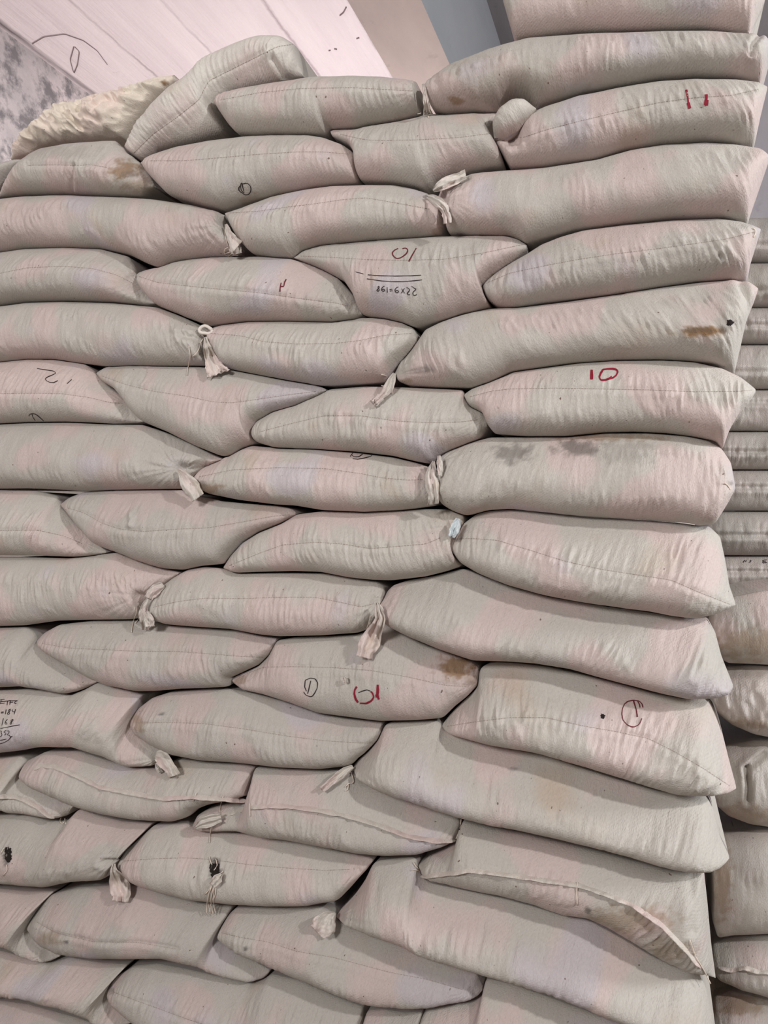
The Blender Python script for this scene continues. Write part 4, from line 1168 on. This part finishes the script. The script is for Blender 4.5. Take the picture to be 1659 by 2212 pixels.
# ------------------------------------------------------------------ details of single sacks
z = zoompts
INFO = {
 'lean': dict(label='pale sack leaning up on end at the top left of the stack'),
 'toptie': dict(label='seamed sack on the stack top whose left point overlaps the leaning sack',
                flaps=[dict(c=[(914, 181, 5), (918, 200, 9), (921, 225, 13), (923, 246, 18)], pleats=4, amp=.003, fray=3)],
                threads=[[(910, 244), (906, 246), (902, 246)], [(923, 246), (924, 250), (926, 254)]]),
 'topfat': dict(label='fat unseamed sack with vertical wrinkles, lying directly under the topmost sack'),
 'summit': dict(label='topmost sack, cut off by the upper edge of the photo'),
 'eleven': dict(label='sack with red 11 written on it and a folded ear at its left end',
                marks=[('red', [dict(p=z(1440, 160, 7.575, [(320, 255), (330, 310), (345, 380), (352, 450), (362, 520), (372, 560)]), w=5.0),
                                dict(p=z(1440, 160, 7.575, [(352, 470), (368, 520), (380, 560)]), w=8.0),
                                dict(p=z(1440, 160, 7.575, [(645, 330), (650, 400), (645, 515)]), w=6.5),
                                dict(p=z(1440, 160, 7.575, [(655, 420), (640, 510)]), w=8.5)])], ear=True),
 'wedge': dict(label='seamed sack wedged between the circled 1 sack and the folded-ear red 11 sack'),
 'circle': dict(label='sack with a small black circled 1, lying just under the leaning sack',
                marks=[('black', [dict(p=z(480, 380, 13.82, [(570, 200), (545, 300), (495, 340), (490, 420), (540, 480), (600, 505), (650, 555), (720, 575), (790, 555), (840, 490), (860, 400), (840, 310), (780, 240), (700, 210), (620, 238)]), w=2.0),
                                  dict(p=z(480, 380, 13.82, [(590, 210), (605, 320), (640, 445)]), w=2.4),
                                  dict(p=z(480, 380, 13.82, [(545, 300), (555, 400), (600, 480), (655, 490)]), w=1.8)])]),
 'sliver': dict(label='end of a sack at far left, beside the dusty sack with brown stained end'),
 'dusty': dict(label='dusty sack with a brown stained right end, in front of the crumpled cream sack'),
 'plainA': dict(label='unseamed sack at the left edge tied with a flap and looped white thread',
                flaps=[dict(c=[(488, 484, 6), (494, 502, 14), (503, 520, 24), (512, 534, 34)], pleats=2, amp=.004),
                       dict(c=[(505, 532, 26), (510, 541, 26), (513, 548, 18)], pleats=2, amp=.003)],
                threads=[[(487, 486), (486, 505), (489, 520), (494, 535)], [(494, 534), (485, 538), (484, 547), (492, 555), (500, 548), (506, 543)], [(485, 548), (498, 544)], [(493, 555), (506, 551), (515, 552)]]),
 'overten': dict(label='seamed sack between the looped thread tie and the crumpled tan tie'),
 'bigA': dict(label='large smooth unseamed sack with a crumpled tan tie at its left end',
              flaps=[dict(c=[(936, 412, 6), (948, 404, 20), (962, 395, 26), (985, 386, 24), (1006, 376, 8)], pleats=2, amp=.005),
                     dict(c=[(922, 424, 8), (934, 428, 18), (948, 437, 24), (960, 450, 20), (966, 470, 9), (967, 482, 4)], pleats=3, amp=.005)]),
 'leftB': dict(label='left-edge seamed sack tucked behind the tip of the two short red strokes sack'),
 'twostroke': dict(label='sack with two short joined red strokes just above its seam',
                   marks=[('darkred', [dict(p=z(560, 580, 13.82, [(655, 420), (630, 520), (612, 690)]), w=2.6), dict(p=z(560, 580, 13.82, [(805, 315), (750, 420), (735, 520)]), w=2.2), dict(p=z(560, 580, 13.82, [(640, 540), (735, 530)]), w=3.2)])]),
 'sum': dict(label='sack with upside-down red 10 and black 22x9=198 under two ruled lines',
             marks=[('darkred', [dict(p=z(740, 500, 7.541, [(905, 275), (850, 300), (810, 340), (815, 380), (850, 425), (885, 440), (940, 430), (990, 400), (1040, 360), (1065, 310), (1045, 275), (1010, 268), (975, 280)]), w=2.6),
                                 dict(p=z(740, 500, 7.541, [(1200, 270), (1160, 340), (1120, 410), (1085, 480)]), w=2.6), dict(p=z(740, 500, 7.541, [(1095, 450), (1078, 490)]), w=4)]),
                    ('black', [dict(p=z(740, 500, 7.541, q), w=1.7) for q in (
                        [(205, 655), (270, 672), (340, 690)], [(410, 705), (620, 720), (860, 725), (1120, 720), (1280, 710)], [(395, 770), (640, 805), (800, 815), (1000, 815), (1120, 805), (1295, 787)])] +
                     [dict(p=z(740, 500, 7.541, q), w=1.9) for q in (
                        [(590, 888), (568, 905), (590, 930), (600, 952), (580, 976), (555, 968), (562, 945), (590, 925), (602, 903), (590, 888)],
                        [(682, 888), (650, 905), (630, 942), (642, 972), (670, 976), (690, 955), (675, 936), (642, 946)],
                        [(725, 905), (728, 995)], [(765, 945), (810, 940)], [(770, 970), (815, 965)],
                        [(908, 900), (870, 918), (850, 955), (862, 990), (895, 1000), (915, 975), (895, 955), (860, 968)],
                        [(960, 930), (1010, 1005)], [(1008, 925), (955, 1005)],
                        [(1040, 908), (1068, 926), (1100, 945), (1075, 980), (1052, 1005), (1062, 1035), (1098, 1028)],
                        [(1125, 890), (1160, 920), (1202, 937), (1165, 970), (1140, 1002), (1152, 1040), (1188, 1045), (1205, 1018)])])]),
 'cornerB': dict(label='right-end seamed sack with frayed top corner, touching the 22x9=198 sack', threads=[[(1626, 492), (1633, 497), (1632, 506), (1628, 512)]]),
 'knotleft': dict(label='unseamed left-edge sack tied in a ring knot with a long hanging flap',
                  flaps=[dict(c=[(443, 728, 6), (446, 745, 16), (453, 768, 26), (461, 788, 34), (468, 802, 46), (472, 808, 50)], pleats=3, amp=.005, fray=3)],
                  rings=[(444, 713, 12, 9)], threads=[[(440, 730), (433, 740), (431, 752), (424, 764), (416, 770)], [(408, 748), (411, 768), (408, 785), (405, 800), (404, 810)]]),
 'underknot': dict(label='seamed sack just right of the ring knot, ending at the frayed tassel tie'),
 'smear': dict(label='long right-end sack with a brown smear beside a black hole',
               flaps=[dict(c=[(852, 806, 6), (846, 822, 18), (838, 840, 22), (828, 852, 15), (818, 862, 9), (805, 872, 14)], pleats=3, amp=.004, fray=3)],
               threads=[[(848, 812), (838, 818), (830, 835), (824, 833)], [(846, 830), (848, 845), (846, 850)], [(836, 812), (824, 809)]],
               holes=[(1577, 697, 8, 7)]),
 'two': dict(label='left-edge sack with a thin black 2 and a half-hidden circled 1',
             marks=[('black', [dict(p=z(40, 770, 9.217, q), w=1.8) for q in (
                 [(370, 240), (540, 265), (700, 290), (745, 330), (680, 365), (580, 405), (530, 440), (550, 480), (620, 515), (700, 520), (780, 480)], [(965, 540), (1060, 455)],
                 [(205, 1190), (215, 1155), (260, 1140), (330, 1145), (400, 1195), (505, 1290)], [(265, 1150), (290, 1220), (335, 1280)])])]),
 'lavender': dict(label='sagging seamed sack directly below the ring knot flap, overlapping the black 2 sack'),
 'tassel': dict(label='seamed sack below the frayed tassel tie, right end under the upright red 10 sack'),
 'ten': dict(label='right-end sack with an upright red 10 above its seam',
             marks=[('red', [dict(p=z(1240, 760, 11.85, [(450, 455), (450, 580), (447, 700)]), w=6.2),
                             dict(p=z(1240, 760, 11.85, [(745, 450), (685, 540), (645, 640), (672, 712), (760, 730), (880, 690), (1000, 660), (1080, 600), (1120, 510), (1090, 455), (1000, 430), (850, 435), (740, 452)]), w=4.2),
                             dict(p=z(1240, 760, 11.85, [(700, 720), (860, 700), (965, 620)]), w=3.0)])]),
 'pucker': dict(label='unseamed left-edge sack gathered into a tight pucker with a pinkish folded tail',
                flaps=[dict(c=[(384, 1014, 8), (394, 1024, 20), (404, 1040, 34), (416, 1056, 38), (424, 1068, 26), (427, 1076, 8)], pleats=2, amp=.005)]),
 'loopmark': dict(label='seamed sack with a half-hidden black loop mark, its left tip on the pinkish folded tail',
                  marks=[('black', [dict(p=z(720, 940, 11.85, q), w=1.8) for q in (
                      [(430, 545), (470, 490), (520, 430), (600, 402)], [(470, 500), (520, 550), (650, 552), (740, 490), (870, 448)], [(500, 600), (620, 615), (760, 590), (960, 540), (1008, 490), (990, 462)])])]),
 'smudge': dict(label='large unseamed right-end sack with grey smudges on top, twisted white tie at left',
                flaps=[dict(c=[(937, 996, 6), (933, 1012, 18), (931, 1032, 28), (934, 1052, 30), (937, 1072, 22), (935, 1090, 10)], pleats=3, amp=.005),
                       dict(c=[(948, 984, 6), (950, 1000, 14), (951, 1015, 13), (950, 1028, 6)], pleats=1, amp=.004)],
                threads=[[(1566, 1044), (1574, 1050), (1578, 1058)]]),
 'blunt': dict(label='blunt-ended left-edge seamed sack directly below the tight pucker sack'),
 'curved': dict(label='seamed sack with sagging belly directly below the pinkish folded tail'),
 'scrap': dict(label='seamed sack with a bluish plastic scrap at its crumpled right end',
               flaps=[dict(c=[(990, 1120, 10), (986, 1134, 20), (980, 1148, 22), (974, 1160, 12)], pleats=2, amp=.005, mat='film')]),
 'dogear': dict(label='right-end sack below the smudged one, its stitched seam slanting down to the right corner'),
 'fannedleft': dict(label='unseamed left-edge sack with a fan-folded neck, tail and loose threads, below blunt-ended sack',
                    flaps=[dict(c=[(352, 1262, 14), (338, 1272, 24), (326, 1284, 22), (320, 1293, 10)], pleats=2, amp=.004),
                           dict(c=[(320, 1294, 9), (311, 1310, 14), (309, 1328, 20), (313, 1345, 20), (314, 1361, 6)], pleats=2, amp=.005),
                           dict(c=[(316, 1322, 10), (322, 1338, 22), (324, 1354, 20)], pleats=1, amp=.004)],
                    threads=[[(296, 1312), (295, 1325), (289, 1338), (286, 1352), (284, 1366)], [(306, 1315), (300, 1324), (300, 1336), (293, 1346)]]),
 'danglecenter': dict(label='seamed sack tied at its right end with a long dangling cloth tail and tag',
                      flaps=[dict(c=[(814, 1302, 8), (817, 1318, 18), (822, 1336, 22), (816, 1352, 28), (808, 1368, 36), (800, 1385, 46), (792, 1402, 42), (788, 1416, 18), (787, 1421, 6)], pleats=3, amp=.006),
                             dict(c=[(818, 1306, 6), (824, 1318, 10), (828, 1332, 6)], pleats=1, amp=.003)],
                      threads=[[(800, 1330), (797, 1345), (792, 1358), (790, 1370)], [(799, 1345), (795, 1362), (797, 1372)]]),
 'longC': dict(label='long unseamed right-end sack touching the dangling tail, its right corner pleated'),
 'stubE': dict(label='blunt left-edge sack directly above the sack with the sum 184, 168, 352'),
 'smoothE': dict(label='smooth seamed sack directly above the tan-tipped sack, its left tip over a blunt sack'),
 'downten': dict(label='sack with upside-down red 10, a D in a ring and a brown right corner',
                 marks=[('black', [dict(p=z(640, 1440, 7.54, q), w=2.0) for q in (
                     [(165, 400), (135, 330), (145, 220), (230, 186), (310, 200), (350, 270), (340, 350), (300, 430), (260, 485), (220, 490), (150, 460), (120, 412)], [(235, 230), (210, 340), (185, 440)], [(1010, 425), (1070, 400), (1150, 378), (1210, 400)])]),
                        ('red', [dict(p=z(640, 1440, 7.54, [(985, 325), (952, 375), (942, 440), (965, 530), (1005, 585)]), w=4.5),
                                 dict(p=z(640, 1440, 7.54, [(1035, 595), (1140, 600), (1220, 560), (1262, 500), (1245, 440), (1215, 405)]), w=4.0),
                                 dict(p=z(640, 1440, 7.54, [(1325, 295), (1325, 400), (1318, 470), (1345, 535)]), w=5.5), dict(p=z(640, 1440, 7.54, [(1310, 450), (1320, 500)]), w=7)])],
                 flaps=[dict(c=[(742, 1462, 5), (745, 1468, 12), (748, 1475, 8)], pleats=3, amp=.003, name='fluff_tuft')]),
 'redring': dict(label='right-end sack with a dark red ringed 1 and a small tear',
                 marks=[('darkred', [dict(p=z(1240, 1480, 8.295, q), w=2.2) for q in (
                     [(1235, 400), (1215, 330), (1160, 280), (1060, 268), (960, 290), (900, 340), (865, 430), (855, 520), (880, 630), (950, 710), (1030, 745), (1080, 750), (1160, 710), (1200, 640), (1215, 595)], [(1140, 285), (1175, 350), (1180, 400)])] +
                     [dict(p=z(1240, 1480, 8.295, [(1065, 280), (1090, 360), (1115, 440), (1135, 570)]), w=3.0)])],
                 holes=[(1302, 1547, 5, 6)]),
 'sumleft': dict(label='left-edge sack with a handwritten sum 184, 168, 352 and a knotted right end',
                 marks=[('black', [dict(p=z(0, 1490, 10.37, q), w=1.9) for q in (
                     [(5, 225), (100, 213)], [(8, 270), (95, 258)], [(0, 312), (100, 296)], [(25, 225), (10, 305)], [(100, 262), (230, 240)], [(168, 250), (156, 345)], [(242, 235), (215, 330)], [(205, 288), (290, 278)],
                     [(390, 242), (335, 268), (312, 298), (340, 315), (365, 298)], [(0, 262), (200, 250), (390, 242)])] +
                     [dict(p=z(0, 1490, 10.37, q), w=1.7) for q in (
                     [(20, 500), (80, 494)], [(20, 522), (80, 515)], [(138, 440), (115, 550)], [(232, 430), (180, 460), (200, 490), (215, 530), (185, 560), (155, 540), (195, 495), (236, 455), (215, 430)], [(275, 440), (265, 495), (320, 490)], [(350, 435), (312, 550)],
                     [(75, 640), (40, 800)], [(165, 660), (112, 720), (110, 772), (150, 775), (162, 742), (122, 732)], [(295, 660), (242, 680), (245, 710), (266, 750), (240, 785), (220, 765), (250, 720), (292, 690), (288, 660)],
                     [(0, 870), (150, 840), (290, 810), (440, 785)], [(5, 920), (42, 930), (20, 965), (50, 1000), (30, 1040), (0, 1055)], [(142, 915), (90, 925), (85, 965), (130, 960), (136, 1000), (92, 1012)], [(160, 925), (205, 915), (200, 960), (150, 1012), (195, 1010), (240, 1060)],
                     [(0, 1210), (100, 1180), (200, 1120), (240, 1060), (275, 1040)], [(0, 1135), (140, 1105)])])],
                 flaps=[dict(c=[(336, 1632, 20), (346, 1634, 34), (356, 1646, 32), (368, 1660, 24), (377, 1676, 18)], pleats=2, amp=.006),
                        dict(c=[(338, 1648, 8), (342, 1660, 14), (347, 1669, 6)], pleats=1, amp=.004)]),
 'tanpoint': dict(label='seamed sack with a tan left tip, directly under the upside-down red 10 and ringed D'),
 'longE': dict(label='long unseamed right-end sack below the dark red ring, thin tie at its left end',
               flaps=[dict(c=[(762, 1656, 8), (746, 1666, 18), (728, 1680, 20), (710, 1694, 14), (694, 1706, 6)], pleats=2, amp=.005)],
               threads=[[(758, 1668), (763, 1682), (764, 1692), (752, 1692), (746, 1700)], [(752, 1694), (752, 1706), (746, 1708)]]),
 'raglip': dict(label='short sack at left edge with a hemmed mouth and ragged right tip',
                hems=[[(-20, 1719), (0, 1720), (32, 1720), (60, 1730), (85, 1745), (102, 1760), (118, 1767)]], threads=[[(132, 1766), (128, 1774), (134, 1780), (139, 1776)], [(140, 1768), (142, 1780)]]),
 'lippedleft': dict(label='sack with a ragged open hem along it, square right end, below the tan-tipped sack',
                    hems=[[(46, 1668), (65, 1663), (88, 1652), (120, 1656), (160, 1672), (215, 1700), (280, 1712), (350, 1725), (420, 1721), (480, 1726), (535, 1730)]],
                    threads=[[(482, 1720), (478, 1732), (475, 1750), (476, 1762)], [(424, 1712), (417, 1730)]]),
 'lippedmid': dict(label='sack with a curved frayed hem above the torn threaded sack',
                   hems=[[(422, 1783), (440, 1762), (470, 1766), (510, 1752), (540, 1743), (600, 1740), (680, 1748), (760, 1764), (830, 1786), (880, 1806), (940, 1816), (985, 1816)]],
                   threads=[[(540, 1735), (540, 1750), (540, 1764)], [(456, 1785), (454, 1800), (453, 1820)], [(985, 1812), (994, 1790), (996, 1770)]],
                   flaps=[dict(c=[(422, 1788, 8), (440, 1778, 26), (462, 1770, 26), (478, 1766, 10)], pleats=3, amp=.005)]),
 'burnt': dict(label='left-edge sack with a black frayed hole and a wide hanging tail',
               flaps=[dict(c=[(246, 1866, 5), (245, 1880, 14), (252, 1898, 34), (258, 1916, 46), (262, 1934, 42), (259, 1948, 18)], pleats=3, amp=.006)],
               holes=[(17, 1838, 8, 8), (18, 1852, 8, 12)], threads=[[(14, 1868), (16, 1880), (6, 1892)], [(8, 1832), (0, 1845)]]),
 'torn': dict(label='seamed sack with a torn hole and a bunch of frayed threads hanging from it',
              holes=[(463, 1875, 12, 12), (466, 1889, 12, 10)],
              flaps=[dict(c=[(478, 1888, 6), (470, 1898, 22), (462, 1908, 18), (458, 1914, 8)], pleats=3, amp=.004, name='torn_flap')],
              threads=[[(458, 1912), (450, 1925), (442, 1932)], [(459, 1912), (451, 1930), (447, 1950), (446, 1974)], [(462, 1912), (462, 1935), (455, 1955), (452, 1972)], [(464, 1912), (466, 1930), (460, 1945), (463, 1960), (466, 1974)],
                       [(456, 1915), (450, 1935), (449, 1950), (455, 1972)], [(461, 1914), (455, 1945), (460, 1975)], [(482, 1882), (470, 1892), (460, 1898)], [(452, 1850), (455, 1862), (458, 1868)], [(466, 1855), (470, 1870), (462, 1880)]]),
 'hemright': dict(label='right-end sack with a long stitched hem curving down and a brownish lower edge',
                  hems=[[(908, 1894), (940, 1890), (975, 1886), (1012, 1880), (1060, 1885), (1120, 1893), (1180, 1902), (1250, 1912), (1310, 1932), (1370, 1957), (1430, 1998), (1480, 2050), (1515, 2092)]],
                  threads=[[(906, 1878), (898, 1872), (893, 1862)], [(908, 1882), (898, 1878), (889, 1880)], [(1247, 1905), (1246, 1930), (1247, 1955)], [(1490, 2030), (1502, 2065), (1520, 2095), (1535, 2125)]]),
 'leftG': dict(label='sack at the left edge below the black frayed hole, its right end a drooping stub'),
 'broadG': dict(label='broad sack under the wide hanging tail, its square right end tucked behind another sack'),
 'longG': dict(label='seamed sack below the torn sack, crossed at top by a brownish film tie'),
 'longF': dict(label='long unseamed right-end sack directly below the long curving hem, film tie at left',
               flaps=[dict(c=[(724, 1972, 6), (712, 1982, 34), (702, 1996, 54), (692, 2008, 50), (684, 2014, 24)], pleats=2, amp=.005)]),
 'ruffle': dict(label='bottom-left sack with a ruffled lower fold'),
 'lowleft': dict(label='lowest sack in the bottom-left corner, under the ruffled fold'),
 'lowmid': dict(label='seamed sack at the bottom edge with a small hole in its left tip'),
 'lowgap': dict(label='sliver of a sack in the dark gap at the bottom edge'),
 'lowright': dict(label='sack at the bottom edge, the one directly below the long film-tied sack'),
 'liner': dict(label='crumpled cream sack slumped behind the dusty sack, upper left'),
}
GROUP = 'woven sacks of the front stack'


def part(name, V, F, mat, parent, uv=None, label=None):
    if not V or not F:
        return None
    o = mesh_obj(name, V, F, mat, parent, uv=uv)
    if label:
        o['label'] = label
    return o


def finer(p):
    out = []
    for (x0, y0), (x1, y1) in zip(p[:-1], p[1:]):
        k = max(1, int(math.hypot(x1 - x0, y1 - y0) / 4))
        out += [(x0 + (x1 - x0) * i / k, y0 + (y1 - y0) * i / k) for i in range(k)]
    return out + [p[-1]]


def assemble(key, name, label, group, info, seam):
    d = SACKS[key]
    root = bpy.data.objects.new(name, None)
    COL.objects.link(root)
    root.location = Vector(d['base'])
    root.empty_display_size = 0.1
    tag(root, label, 'sack', group)
    body = mesh_obj('body', d['V'], d['F'], M[d['mat']], root, uv=d['uv'], attrs=d['attrs'])
    if seam:
        V, F = seam_mesh(seam, key)
        part('seam', V, F, M['seam'], root)
    if info.get('ear'):
        e = SACKS['ear']
        mesh_obj('folded_corner', e['V'], e['F'], M['cloth'], root, uv=e['uv'], attrs=e['attrs'])
    for mt, st in info.get('marks', ()):
        groups = []
        for q in st:
            near = [g for g in groups if any(math.dist(a, b) < 11 for o in g for a in finer(o['p']) for b in finer(q['p']))]
            for g in near:
                groups.remove(g)
            groups.append(sum(near, []) + [q])
        for g in groups:
            V, F = stroke_mesh(g, key)
            part('lettering', V, F, M[mt], root, label={'red': 'red handwriting', 'darkred': 'dark red handwriting', 'black': 'black handwriting'}[mt])
    for hl in info.get('holes', ()):
        V, F = patch_mesh(*hl, key, seed=int(hl[0]))
        part('hole', V, F, M['hole'], root, label='dark hole')
    for hline in info.get('hems', ()):
        V, F, uv = hem_mesh(hline, seed=len(key))
        part('hem', V, F, M['hem'], root, uv=uv)
    neck = None
    for i, fl in enumerate(info.get('flaps', ())):
        fl = dict(fl)
        c = fl.pop('c')
        mat = M[fl.pop('mat', 'tie')]
        nm = fl.pop('name', 'tied_neck' if mat is M['tie'] else 'plastic_scrap')
        V, F, uv = flap_mesh(c, seed=i + len(key), **fl)
        o = part(nm, V, F, mat, root, uv=uv)
        neck = neck or o
    for rg in info.get('rings', ()):
        V, F = ring_mesh(*rg)
        part('knot', V, F, M['tie'], root)
    if info.get('threads'):
        for ln in info['threads']:
            V, F = thread_mesh([ln])
            part('loose_thread', V, F, M['thread'], neck or root)
    return root


for k in S:
    inf = INFO[k]
    assemble(k, 'woven_sack' if k != 'liner' else 'crumpled_sack', inf['label'], GROUP if k != 'liner' else None, inf, S[k].get('seam'))

# unseen row of sacks added behind the face to stop light through the gaps
HID = []
for r_ in range(13):
    for c_ in range(3):
        k = 'inner%d_%d' % (r_, c_)
        n_ = -0.73
        z0 = 0.005 + r_ * 0.192
        xe = 0.13 if z0 > 1.3 else 0.10
        x0, x1 = [(-2.5, -1.64), (-1.62, -0.76), (-0.74, xe)][c_]
        if c_ < 2 and z0 + .19 > 2.15:
            continue
        e = np.linspace(0, 1, 40)
        xs = x0 + (x1 - x0) * e
        hh_ = 0.094 * np.clip(np.sin(np.pi * e), 0, 1) ** 0.06
        OUT2D[k] = [xs, z0 + 0.094 + hh_, xs.copy(), z0 + 0.094 - hh_]
        build_sack(k, [(0, 0), (1, 0)], [(0, 0), (1, 0)], n0=n_, bulge=.05, depth=.42, NS=40, NF=20, fit=False, wr=0)
        del BVHS[k]
        HID.append(k)
for k in HID:
    assemble(k, 'woven_sack', 'plain unseen sack added behind the stack face to block light through the gaps', 'sacks added as an unseen inner row', {}, None)

ORD = ['topmost of the glossy flat sacks stacked in the background at right',
       'second glossy flat background sack from the top, with no seam showing',
       'third glossy flat background sack from the top, with a faint fold',
       'fourth glossy flat background sack from the top, beside the brown smear sack',
       'glossy flat background sack beside the upright red 10 sack, bright fold across it',
       'sixth glossy flat background sack from the top, a faint seam along it',
       'glossy flat background sack level with the right tip of the grey smudged sack',
       'eighth glossy flat background sack from the top, bright crease along its middle',
       'lowest glossy flat background sack, with faint black letters on it']
for (k, yf), lb in zip(NEAT, ORD):
    info = {}
    if k == 'neat8':
        info['marks'] = [('black', [dict(p=z(1459, 880, 4.81, q), w=1.6) for q in (
            [(705, 1612), (714, 1585), (732, 1606), (738, 1585)], [(790, 1590), (768, 1594), (790, 1604), (765, 1612)], [(905, 1590), (950, 1582)], [(912, 1590), (908, 1616)], [(908, 1602), (940, 1598)], [(908, 1616), (950, 1612)])])]
    assemble(k, 'glossy_sack', lb, 'flat glossy sacks stacked in the background', info, None)
LB = {'brownB': 'rounded brownish sack at right, behind the long pleated-corner sack',
      'crinkleB': 'crinkled pale sack at right edge with a yellowish rim, above a dark gap',
      'foldB': 'sack at right edge with a bright sharp fold, below the crinkled pale sack',
      'tallB': 'tall blocky grey sack standing at the right edge',
      'lipB': 'sack with a wavy lip just under the tall grey sack at the right edge',
      'floorB': 'dark brownish sack in the bottom-right corner'}
for k in low:
    info = {}
    if k == 'lipB':
        info['hems'] = [[(1550, 2090), (1580, 2096), (1610, 2090), (1640, 2100), (1680, 2098), (1740, 2104)]]
    assemble(k, 'woven_sack', LB[k], 'sacks of the second stack at the right edge', info, None)
